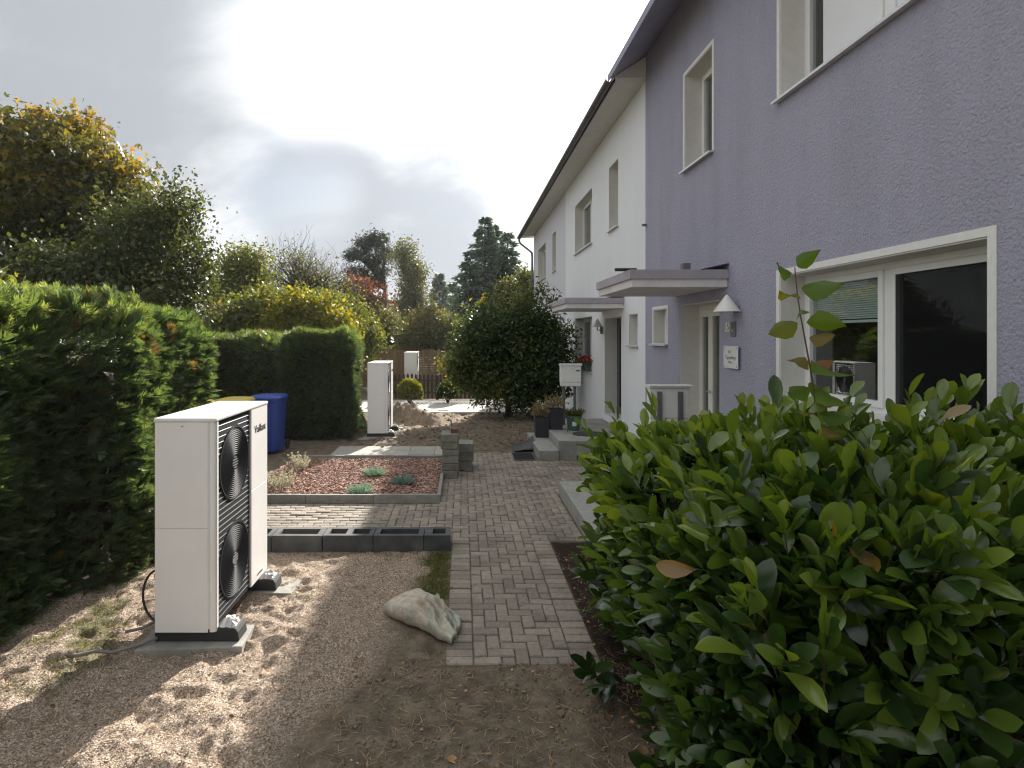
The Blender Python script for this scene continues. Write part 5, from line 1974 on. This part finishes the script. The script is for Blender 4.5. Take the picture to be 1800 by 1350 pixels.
# round shrubs before the picket fence
def ball_shrub(label, x, y, r, h, n, seed, mat_='greenleaf', yel=0.3):
    rg = np.random.default_rng(seed)
    t = empty('box_shrub', (x, y, 0), label, 'shrub', 'clipped shrubs before the picket fence')
    d = rdir(n, rg)
    d[:, 2] = np.abs(d[:, 2]) * 1.0
    f = (.8 + .25 * rg.random(n) ** .5) * (.9 + .25 * fbm(d[:, 0] * 2, d[:, 1] * 2, d[:, 2] * 2, 2, seed))
    up = rg.random(n) < .35
    p = d * f[:, None] * np.array([r, r, h * .55]) + np.array([0, 0, h * .42])
    p[~up, 2] = np.where(rg.random((~up).sum()) < .5, p[~up, 2] * .6, p[~up, 2])
    p[:, 2] = np.maximum(p[:, 2], .05)
    V, F, T = scatter(RHOMB, p, nrmz(d + rdir(n, rg) * .6 + np.array([0, 0, .5])), rdir(n, rg), .10 * rg.uniform(.6, 1.3, n), .045, np.clip(.15 + yel * (p[:, 2] / h) ** 3 * 3 + rg.normal(size=n) * .15, 0, 1))
    link('crown', mesh_np('crown', V, F, M[mat_], T), t)
    tm = MB()
    for i in range(7):
        a = i * .9
        tm.tube([(0, 0, 0), (.4 * r * math.cos(a), .4 * r * math.sin(a), h * .4), (.6 * r * math.cos(a), .6 * r * math.sin(a), h * .7)], [.02, .012, .006], 5)
    tm.build('stem', M['stem'], t)
    return t


ball_shrub('round yellow tipped shrub in front of the picket fence', *P(720, 0, 18.9)[:2], .36, .82, 2600, 501, 'lime', .16)
ball_shrub('small green shrub at the right end of the picket fence', *P(787, 0, 19.2)[:2], .30, .72, 1800, 502, 'rhodo', .2)

# large bush before the white house
rg = np.random.default_rng(600)
bb = [(.42, 16.0, 2.0, .9, .9, 1.2), (1.2, 16.2, 2.2, 1.0, 1.0, 1.45), (2.0, 16.1, 2.35, 1.0, .9, 1.45), (2.6, 15.9, 1.7, .65, .8, 1.3), (1.2, 15.7, 1.0, 1.1, .8, .85), (.0, 15.9, 1.6, .55, .6, 1.0), (1.9, 15.7, 1.0, 1.0, .8, .9)]
tree('laurel_bush', 'large dark evergreen bush beside the white house, beyond its steps', (1.3, 16.1), bb, 'rhodo', .125, 760, 38, .25, 601, trunk_h=.5, trunk_r=.09, tpl=FOLD, wfac=.42, cat='bush', twigs=160,
     tint_fn=lambda p: -.05 + .3 * (p[:, 2] > 3.2) + .2 * (p[:, 0] < .1), hollow=.2)  # left edge tinted lighter to stand for sunlight on it; top lighter too

# ------------------------------------------------------------------ laurel hedge in the foreground
def laurel_hedge():
    rg = np.random.default_rng(700)
    org = np.array([2.0, 3.4, 0])
    t = empty('cherry_laurel', tuple(org), 'big glossy cherry laurel shrub filling the right foreground', 'shrub')

    def height(x, y):
        z = 1.50 - .16 * np.exp(-((x - 1.65) / .28) ** 2) * ss(3.4, 4.2, y) + .27 * ss(2.0, 2.9, x) * (1 - ss(3.0, 4.4, y)) + .44 * (fbm(x * 1.6, y * 1.6, 0, 3, 71) - .5)
        # rounded shoulders
        ex = np.minimum(x - 1.08, 3.05 - x)
        ey = np.minimum(y - 1.9, 4.75 - y)
        e = np.clip(np.minimum(ex, ey) / .35, 0, 1)
        return z * (.62 + .38 * np.sqrt(1 - (1 - e) ** 2))
    shoots_p, shoots_d = [], []
    # top surface
    m = 700
    x, y = rg.uniform(1.1, 3.02, m), rg.uniform(1.92, 4.72, m)
    z = height(x, y) - np.abs(rg.normal(size=m)) * .10
    shoots_p.append(np.stack([x, y, z], -1))
    shoots_d.append(nrmz(np.stack([(x - 2.0) * .35, (y - 3.3) * .25, np.ones(m)], -1) + rg.normal(size=(m, 3)) * .38))
    # sides
    for (xa, xb, ya, yb, nx_, ny_, m) in ((1.08, 1.08, 1.95, 4.7, -1, 0, 360), (1.08, 3.05, 1.9, 1.9, 0, -1, 260), (1.08, 3.05, 4.75, 4.75, 0, 1, 170), (3.05, 3.05, 1.9, 4.75, 1, 0, 90)):
        u = rg.random(m)
        x, y = xa + (xb - xa) * u, ya + (yb - ya) * u
        cxn = fbm(x * 2 + nx_, y * 2 + ny_, 0, 2, 72)
        zz = rg.random(m) ** .62 * np.maximum(height(np.clip(x, 1.2, 2.8), np.clip(y, 2.2, 4.5)) - .05, .2)
        off = .22 * (fbm(x * 2.2, y * 2.2, zz * 2.2, 3, 73) - .5) - np.abs(rg.normal(size=m)) * .10 - .12 * np.clip(zz - 1.0, 0, 1)
        # hedge foot drawn in
        off = off - .10 * (zz < .35)
        p = np.stack([x + nx_ * off, y + ny_ * off, zz], -1)
        # round the plan corners
        for cx_, cy_ in ((1.08, 1.9), (1.08, 4.75), (3.05, 4.75), (3.05, 1.9)):
            dd = np.hypot(p[:, 0] - cx_, p[:, 1] - cy_)
            pull = np.clip(.55 - dd, 0, 1) * .55
            dirc = np.array([2.0 - cx_, 3.3 - cy_, 0])
            dirc = dirc / np.linalg.norm(dirc)
            p += dirc * pull[:, None]
        shoots_p.append(p)
        shoots_d.append(nrmz(np.stack([np.full(m, nx_ * .75), np.full(m, ny_ * .75), np.full(m, .65)], -1) + rg.normal(size=(m, 3)) * .4))
    # inside fill
    m = 300
    x, y = rg.uniform(1.15, 2.85, m), rg.uniform(2.1, 4.55, m)
    z = rg.random(m) * (height(x, y) - .2)
    shoots_p.append(np.stack([x, y, z], -1))
    shoots_d.append(nrmz(rdir(m, rg) + np.array([0, 0, .6])))
    # a few low sprigs at the path edge
    lowp = np.array([(.90, 3.70, .05), (.99, 3.62, .10), (1.14, 3.08, .08), (1.2, 3.2, .1), (1.1, 3.0, .03)])
    shoots_p.append(lowp)
    shoots_d.append(nrmz(np.array([(-.6, -.3, .45)] * 5) + rg.normal(size=(5, 3)) * .2))
    SP, SD = np.concatenate(shoots_p), np.concatenate(shoots_d)
    thin = fbm(SP[:, 0] * 2.4, SP[:, 1] * 2.4, SP[:, 2] * 2.4, 2, 44) < .37
    thin[:700] &= rg.random(700) < .6
    SP[thin] += np.array([0, 0, -50.0])
    ns = len(SP)
    slen = rg.uniform(.12, .27, ns)
    slen[:700] *= np.where(rg.random(700) < .16, rg.uniform(1.4, 2.0, 700), rg.uniform(.8, 1.3, 700))
    per = 9
    k = np.repeat(np.arange(ns), per)
    j = np.tile(np.arange(per), ns)
    s = (j + rg.random(len(j)) * .5) / per
    ref = nrmz(np.cross(SD, rdir(ns, rg)))
    ref2 = np.cross(SD, ref)
    phi = j * 2.4 + rg.random(ns)[k] * 6.28 + rg.normal(size=len(j)) * .25
    rad = ref[k] * np.cos(phi)[:, None] + ref2[k] * np.sin(phi)[:, None]
    open_ = R(62) - R(38) * s + rg.normal(size=len(j)) * .16 - R(16) * (k < 700)
    A = SD[k] * np.cos(open_)[:, None] + rad * np.sin(open_)[:, None]
    A[:, 2] += .12
    A = nrmz(A)
    Pn = SP[k] + SD[k] * (slen[k] * s)[:, None]
    S = np.cross(A, SD[k]) + rg.normal(size=(len(k), 3)) * .22
    # normal should face the shoot tip side (upper leaf surface)
    L = rg.uniform(.10, .225, len(k)) * (1 - .22 * s)
    W = L * rg.uniform(.35, .47, len(k))
    tint = np.clip(.02 + .4 * s + rg.normal(size=len(k)) * .15 + .42 * ss(.6, 1.6, Pn[:, 2]) + .5 * (fbm(Pn[:, 0] * 2, Pn[:, 1] * 2, Pn[:, 2] * 2, 2, 33) - .5), 0.02, .96)  # older low leaves are darker; shade low in the shrub is also put into tint
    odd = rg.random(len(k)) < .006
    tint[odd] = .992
    ok = (Pn[:, 2] > .02) & (Pn[:, 0] < 3.2)
    # keep the wall free
    Pn, A, S, L, W, tint = Pn[ok], A[ok], S[ok], L[ok], W[ok], tint[ok]
    A_n = nrmz(A)
    S_n = nrmz(S - A_n * np.sum(A_n * S, -1, keepdims=True))
    N_n = np.cross(A_n, S_n)
    flip = np.sum(N_n * (np.array([0, 0, 1.0]) + 0 * N_n), -1) < 0
    S_n[flip] *= -1
    # pick the 300 leaves that show largest: big angular size, close to the outside, facing the camera
    view = np.array([0, 0, CAMZ]) - (Pn + A_n * (L * .5)[:, None])
    dist = np.linalg.norm(view, axis=1)
    N_n = np.cross(A_n, S_n)
    face = np.abs(np.sum(N_n * view, -1)) / dist
    pxs = 813 + Pn[:, 0] / Pn[:, 1] * 1000
    pys = 590 - (Pn[:, 2] - CAMZ) / Pn[:, 1] * 1000
    # coarse depth test on a grid of picture cells
    cell = (pxs // 14).astype(int) * 1000 + (pys // 14).astype(int)
    order = np.argsort(dist)
    first = {}
    for i in order:
        first.setdefault(cell[i], dist[i])
    near = np.array([first[c] for c in cell])
    score = L * W * (face + .1) / dist ** 2 * np.exp(-((dist - near) / .06) ** 2)
    score[(pxs > 1800) | (pys > 1345) | (pxs < 1000)] = 0
    best = np.argsort(-score)[:298]
    bset = np.zeros(len(Pn), bool)
    bset[best] = True
    tv, tf = LAUREL
    lm = []
    for q in range(6):
        wq = .33 + .02 * q
        v = LAURELS[q % 5][0] * np.array([1, wq, 1])
        lm.append(mesh_np('leaf', v, tf, M['laurel'], np.zeros(len(tf)), smooth=True))
    for i in best:
        o = link('leaf', lm[i % 6], t)
        a, b_, c = A_n[i], S_n[i], np.cross(A_n[i], S_n[i])
        q = L[i]
        mw = Matrix(((a[0] * q, b_[0] * q, c[0] * q, Pn[i][0] - org[0]), (a[1] * q, b_[1] * q, c[1] * q, Pn[i][1] - org[1]), (a[2] * q, b_[2] * q, c[2] * q, Pn[i][2] - org[2]), (0, 0, 0, 1)))
        o.matrix_local = mw
    rs = ~bset
    ps_ = []
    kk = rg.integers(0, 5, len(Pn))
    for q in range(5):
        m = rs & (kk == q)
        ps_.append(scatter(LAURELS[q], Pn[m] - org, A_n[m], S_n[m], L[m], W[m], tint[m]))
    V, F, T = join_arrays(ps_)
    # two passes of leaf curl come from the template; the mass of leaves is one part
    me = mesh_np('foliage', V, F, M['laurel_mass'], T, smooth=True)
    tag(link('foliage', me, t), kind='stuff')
    sm_ = MB()
    for i in range(26):
        a = rg.uniform(0, 6.28)
        x, y = rg.uniform(1.3, 2.7), rg.uniform(2.3, 4.4)
        p0 = np.array([x, y, 0])
        for q in range(3):
            p1 = np.array([np.clip(x + rg.normal() * .3, 1.1, 2.95), y + rg.normal() * .4, rg.uniform(.9, 1.45)])
            sm_.tube([Vector(v_ - org) for v_ in limb_path(p0, p1, rg, 0, 4)], [.02, .016, .012, .009, .006], 5, cap=False)
    for i in range(0, ns, 2):
        if SP[i][2] < 0:
            continue
        sm_.tube([Vector(SP[i] - SD[i] * .12 - org), Vector(SP[i] + SD[i] * slen[i] - org)], [.004, .0025], 3, cap=False)
    sm_.build('stem', M['stem'], t)
    return t


M['laurel_mass'] = leaf_mat('laurel_leaf_mass', [(0, (.013, .030, .010)), (.3, (.036, .076, .018)), (.7, (.105, .17, .026)), (.98, (.19, .255, .04)), (.985, (.24, .18, .03)), (1, (.20, .11, .03))],  # dark end of the ramp includes shade put into the low leaves
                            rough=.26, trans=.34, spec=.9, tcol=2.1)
laurel_hedge()

# tall shoot growing out of the laurel
def tall_shoot():
    Y = 2.75
    b, top_ = P(1437, 830, Y), P(1404, 470, Y)
    t = empty('tall_shoot', b, 'single tall leafy shoot rising from the laurel before the window', 'plant')
    rg = np.random.default_rng(800)
    pts = []
    for i in range(9):
        s = i / 8
        p = b.lerp(top_, s)
        p.x += .02 * math.sin(s * 5)
        pts.append(p)
    MB().tube([p - b for p in pts], list(np.linspace(.006, .0025, 9)), 6).build('stem', M['redstem'], t)
    us = (0, .1, .35, .6, .85, 1.0)
    ws = (.02, .22, .46, .44, .2, .0)
    v, f = [], []
    for u, w in zip(us, ws):
        dr = -.42 * u * u
        rp_ = .03 * math.sin(u * 14)
        v += [(u, -w, dr + .36 * w - rp_), (u, -w * .5, dr + .12 * w + rp_), (u, 0, dr), (u, w * .5, dr + .12 * w + rp_), (u, w, dr + .36 * w - rp_)]
    for i in range(5):
        for c in range(4):
            a = 5 * i + c
            f.append((a, a + 5, a + 6, a + 1))
    me = mesh_np('leaf', v, f, M['dogwood'], np.zeros(len(f)), smooth=True)
    # (position along stem, direction in picture plane x,z, towards camera, size)
    spec_ = [(.99, .55, .45, -.1, .12), (.97, -.85, .1, .2, .135), (.90, .9, -.1, .3, .17), (.88, -.75, -.35, .5, .14), (.74, -.8, -.5, -.3, .15), (.73, .95, .05, .45, .16),
             (.66, .6, -.1, .6, .12), (.57, -.75, -.4, .4, .15), (.56, .45, -.75, .75, .19), (.42, -.85, -.35, .1, .14), (.43, .5, -.75, .5, .16), (.30, -.7, -.35, .5, .11), (.29, .65, -.2, .4, .13),
             (.19, -.8, -.2, .3, .12), (.18, .85, .15, .2, .11), (.13, -.6, -.5, .4, .13), (.12, .6, -.6, .4, .14), (.06, .2, -.8, .6, .15), (.05, -.5, -.6, .6, .12), (.08, .75, -.5, -.2, .12)]
    spec_ += [(.80, -.3, -.6, .9, .10), (.50, .8, .2, -.2, .10), (.36, -.3, -.7, .7, .11), (.24, .3, -.6, .8, .12), (.15, .1, -.7, .7, .13), (.35, .85, -.1, .0, .09)]
    for s, dx, dz, dy, sz in spec_:
        k = s * 8
        i = min(7, int(k))
        p = pts[i].lerp(pts[i + 1], k - i) - b
        a = Vector((dx, -dy, dz)).normalized()
        sd_ = a.cross(Vector((rg.normal() * .45, -.9, .35 + rg.normal() * .3))).normalized()
        n_ = a.cross(sd_)
        o = link('leaf', me, t)
        q, wq = sz * .95, sz * .70
        pet = a * .02
        o.matrix_local = Matrix(((a.x * q, sd_.x * wq, n_.x * q, p.x + pet.x), (a.y * q, sd_.y * wq, n_.y * q, p.y + pet.y), (a.z * q, sd_.z * wq, n_.z * q, p.z + pet.z), (0, 0, 0, 1)))
    return t


tall_shoot()

# ------------------------------------------------------------------ litter, gravel, grass
n = 50000
x, y = rng.uniform(-3.3, -.2, n), rng.uniform(2.8, 6.05, n)
w = g_masks(x, y)[0]
keep = rng.random(n) < w * 1.1
x, y = x[keep], y[keep]
n = len(x)
sz = rng.uniform(.004, .0105, n) * np.where(rng.random(n) < .03, 1.8, 1)
V, F, T = scatter(OCTA, np.stack([x, y, gh(x, y) + sz * .2], -1), rdir(n), rdir(n), sz, sz * rng.uniform(.6, 1, n), rng.random(n), T=sz * rng.uniform(.5, .9, n))
tag(link('gravel', mesh_np('gravel', V, F, M['pebble'], T)), 'loose fine pinkish gravel around the front heat pump', 'gravel', kind='stuff')

n = 9000
x = np.concatenate([rng.uniform(-3.2, 1.3, n - 3000), rng.uniform(-.9, 1.5, 3000)])
y = np.concatenate([rng.uniform(2.8, 6.0, n - 3000), rng.uniform(2.8, 4.1, 3000)])
onp = (x > PX0) & (x < PX1) & (y > PY0)
keep = ~onp | (rng.random(n) < .25 + .3 * (x > .7))
x, y = x[keep], y[keep]
n = len(x)
zb = np.where((x > PX0) & (x < PX1) & (y > PY0), .004, gh(x, y) + .004)
A = np.stack([rng.normal(size=n), rng.normal(size=n), rng.normal(size=n) * .12 + .03], -1)
ln = rng.uniform(.03, .13, n)
V, F, T = scatter(RHOMB, np.stack([x, y, zb], -1), A, rdir(n) * np.array([1, 1, .2]), ln, rng.uniform(.002, .0045, n), rng.random(n), T=.002)
tag(link('pine_needles', mesh_np('pine_needles', V, F, M['needle'], T)), 'dry pine needles and stalks strewn over gravel and soil', 'needles', kind='stuff')

# clods and small stones in the soil
n = 2600
x, y = np.concatenate([rng.uniform(-.75, 1.4, 1500), rng.uniform(-2.4, 2.0, 1100)]), np.concatenate([rng.uniform(2.8, 4.0, 1500), rng.uniform(11.6, 16.8, 1100)])
sz = np.concatenate([rng.uniform(.006, .045, 1500), rng.uniform(.02, .15, 1100)]) * rng.random(n)
V, F, T = scatter(OCTA, np.stack([x, y, gh(x, y) + sz * .1], -1), rdir(n), rdir(n), sz, sz * .8, rng.random(n), T=sz * .6)
tag(link('soil_clods', mesh_np('soil_clods', V, F, mat('soil_clod', (.21, .165, .12), (.13, .10, .072), scale=30, rough=.95, rand=.35), T)), 'crumbs and clods of dug brown soil', 'clods', kind='stuff')

# grass tufts at the path edge and along the block row
gp = []
n = 5200
x = np.concatenate([rng.normal(-.25, .09, 2400), rng.uniform(-1.6, -.2, 900), rng.uniform(-3.2, -2.5, 1900)])
y = np.concatenate([rng.uniform(4.75, 6.0, 2400), rng.normal(5.98, .06, 900), rng.uniform(3.2, 5.0, 1900)])
msk = np.where(np.arange(n) < 2400, fbm(x * 5, y * 5, 0, 3, 21) > .47, np.where(np.arange(n) < 3300, rng.random(n) < .5, fbm(x * 4, y * 4, 0, 3, 23) > .52))
msk &= (x < PX0 - .005) & ~((y > 6.06) & (x > -3))
x, y = x[msk], y[msk]
n = len(x)
A = nrmz(np.stack([rng.normal(size=n) * .6, rng.normal(size=n) * .6, np.ones(n) * .8], -1))
V, F, T = scatter(RHOMB, np.stack([x, y, gh(x, y) - .003], -1), A, rdir(n), rng.uniform(.02, .065, n), rng.uniform(.003, .006, n), rng.random(n), T=.002)
tag(link('grass', mesh_np('grass', V, F, M['grass'], T)), 'thin green grass along the path edge and gravel', 'grass', kind='stuff')


n = 170
x, y = np.concatenate([rng.uniform(-3.0, 1.2, 110), rng.uniform(-2, 1.5, 60)]), np.concatenate([rng.uniform(2.9, 6.0, 110), rng.uniform(11.6, 16, 60)])
ok = ~((x > PX0 - .02) & (x < PX1 + .02) & (y > PY0 - .02) & (y < 11.3))
x, y = x[ok], y[ok]
n = len(x)
sz = rng.uniform(.012, .038, n) * np.where(y > 10, 2.0, 1)
V, F, T = scatter(OCTA, np.stack([x, y, gh(x, y) + sz * .12], -1), rdir(n), rdir(n), sz, sz * .8, rng.random(n), T=sz * .6)
o = link('small_stones', mesh_np('small_stones', V, F, mat('pale_small_stone', (.50, .47, .42), (.36, .33, .29), scale=30, rough=.9, rand=.35), T))
sbd = o.modifiers.new('rounding', 'SUBSURF')
sbd.levels = sbd.render_levels = 1
tag(o, 'small pale stones scattered over gravel and soil', 'stones', kind='stuff')


def fallen_leaf(label, px, py, size, seed):
    Y = CAMZ * 1000 / (py - 590)
    X = (px - 813) / 1000 * Y
    r = random.Random(seed)
    me = MB()
    v = []
    us, ws = (0, .2, .5, .8, 1), (.02, .25, .36, .24, 0)
    for u, w in zip(us, ws):
        dr = .35 * (u - .5) ** 2
        v += [(u - .5, -w, dr + .5 * w), (u - .5, 0, dr), (u - .5, w, dr + .35 * w)]
    me.add(v, [(3 * i + c, 3 * i + 3 + c, 3 * i + 4 + c, 3 * i + 1 + c) for i in range(4) for c in (0, 1)])
    o = me.build('fallen_leaf', M['litter'], smooth=True, loc=(X, Y, float(gh(X, Y)) + .004))
    o.scale = (size,) * 3
    o.rotation_euler = (r.uniform(-.4, .4), r.uniform(-.4, .4), r.uniform(0, 6.28))
    return tag(o, label, 'leaf', 'dry leaves on the ground')


fallen_leaf('pale dry leaf on the dark soil left of the low laurel sprigs', 1067, 1268, .07, 1)
fallen_leaf('curled pale leaf at the bottom of the picture on bare soil', 795, 1338, .07, 2)
fallen_leaf('brown leaf on the soil just in front of the brick path corner', 985, 1258, .055, 3)
fallen_leaf('dry leaf half under the laurel at the lower right of the soil', 1130, 1318, .075, 4)
fallen_leaf('brown curled leaf on the brick path edge by the dark mulch', 1000, 1050, .05, 5)
fallen_leaf('orange brown leaf on the dark mulch near the lavender house steps', 1012, 975, .05, 6)
n = 420
x, y = np.concatenate([rng.uniform(.98, 1.6, 150), rng.uniform(-3.1, 1.1, 150), rng.normal(1.15, .22, 120)]), np.concatenate([rng.uniform(2.9, 6.0, 150), rng.uniform(2.9, 4.2, 150), rng.normal(3.25, .28, 120)])
A = np.stack([rng.normal(size=n), rng.normal(size=n), rng.normal(size=n) * .3], -1)
V, F, T = scatter(FOLD, np.stack([x, y, gh(x, y) + .01], -1), A, rdir(n) * np.array([1, 1, .3]), rng.uniform(.015, .045, n) * np.where(np.arange(n) >= 300, 1.5, 1), rng.uniform(.01, .03, n), rng.random(n))
tag(link('leaf_litter', mesh_np('leaf_litter', V, F, M['litter'], T)), 'small brown leaf litter scattered on the soil', 'leaf litter', kind='stuff')

# ------------------------------------------------------------------ air
hz = MB().box(-135, 135, -34, 140, -1.6, 13.2).build('haze', None)
hm_ = bpy.data.materials.new('thin_haze')
hm_.use_nodes = True
hm_.node_tree.nodes.clear()
ho = hm_.node_tree.nodes.new('ShaderNodeOutputMaterial')
hv = hm_.node_tree.nodes.new('ShaderNodeVolumePrincipled')
hv.inputs['Color'].default_value = (.93, .96, 1, 1)
hv.inputs['Density'].default_value = HAZE
hv.inputs['Anisotropy'].default_value = .35
hm_.node_tree.links.new(hv.outputs[0], ho.inputs['Volume'])
hz.data.materials.append(hm_)
tag(hz, kind='stuff')
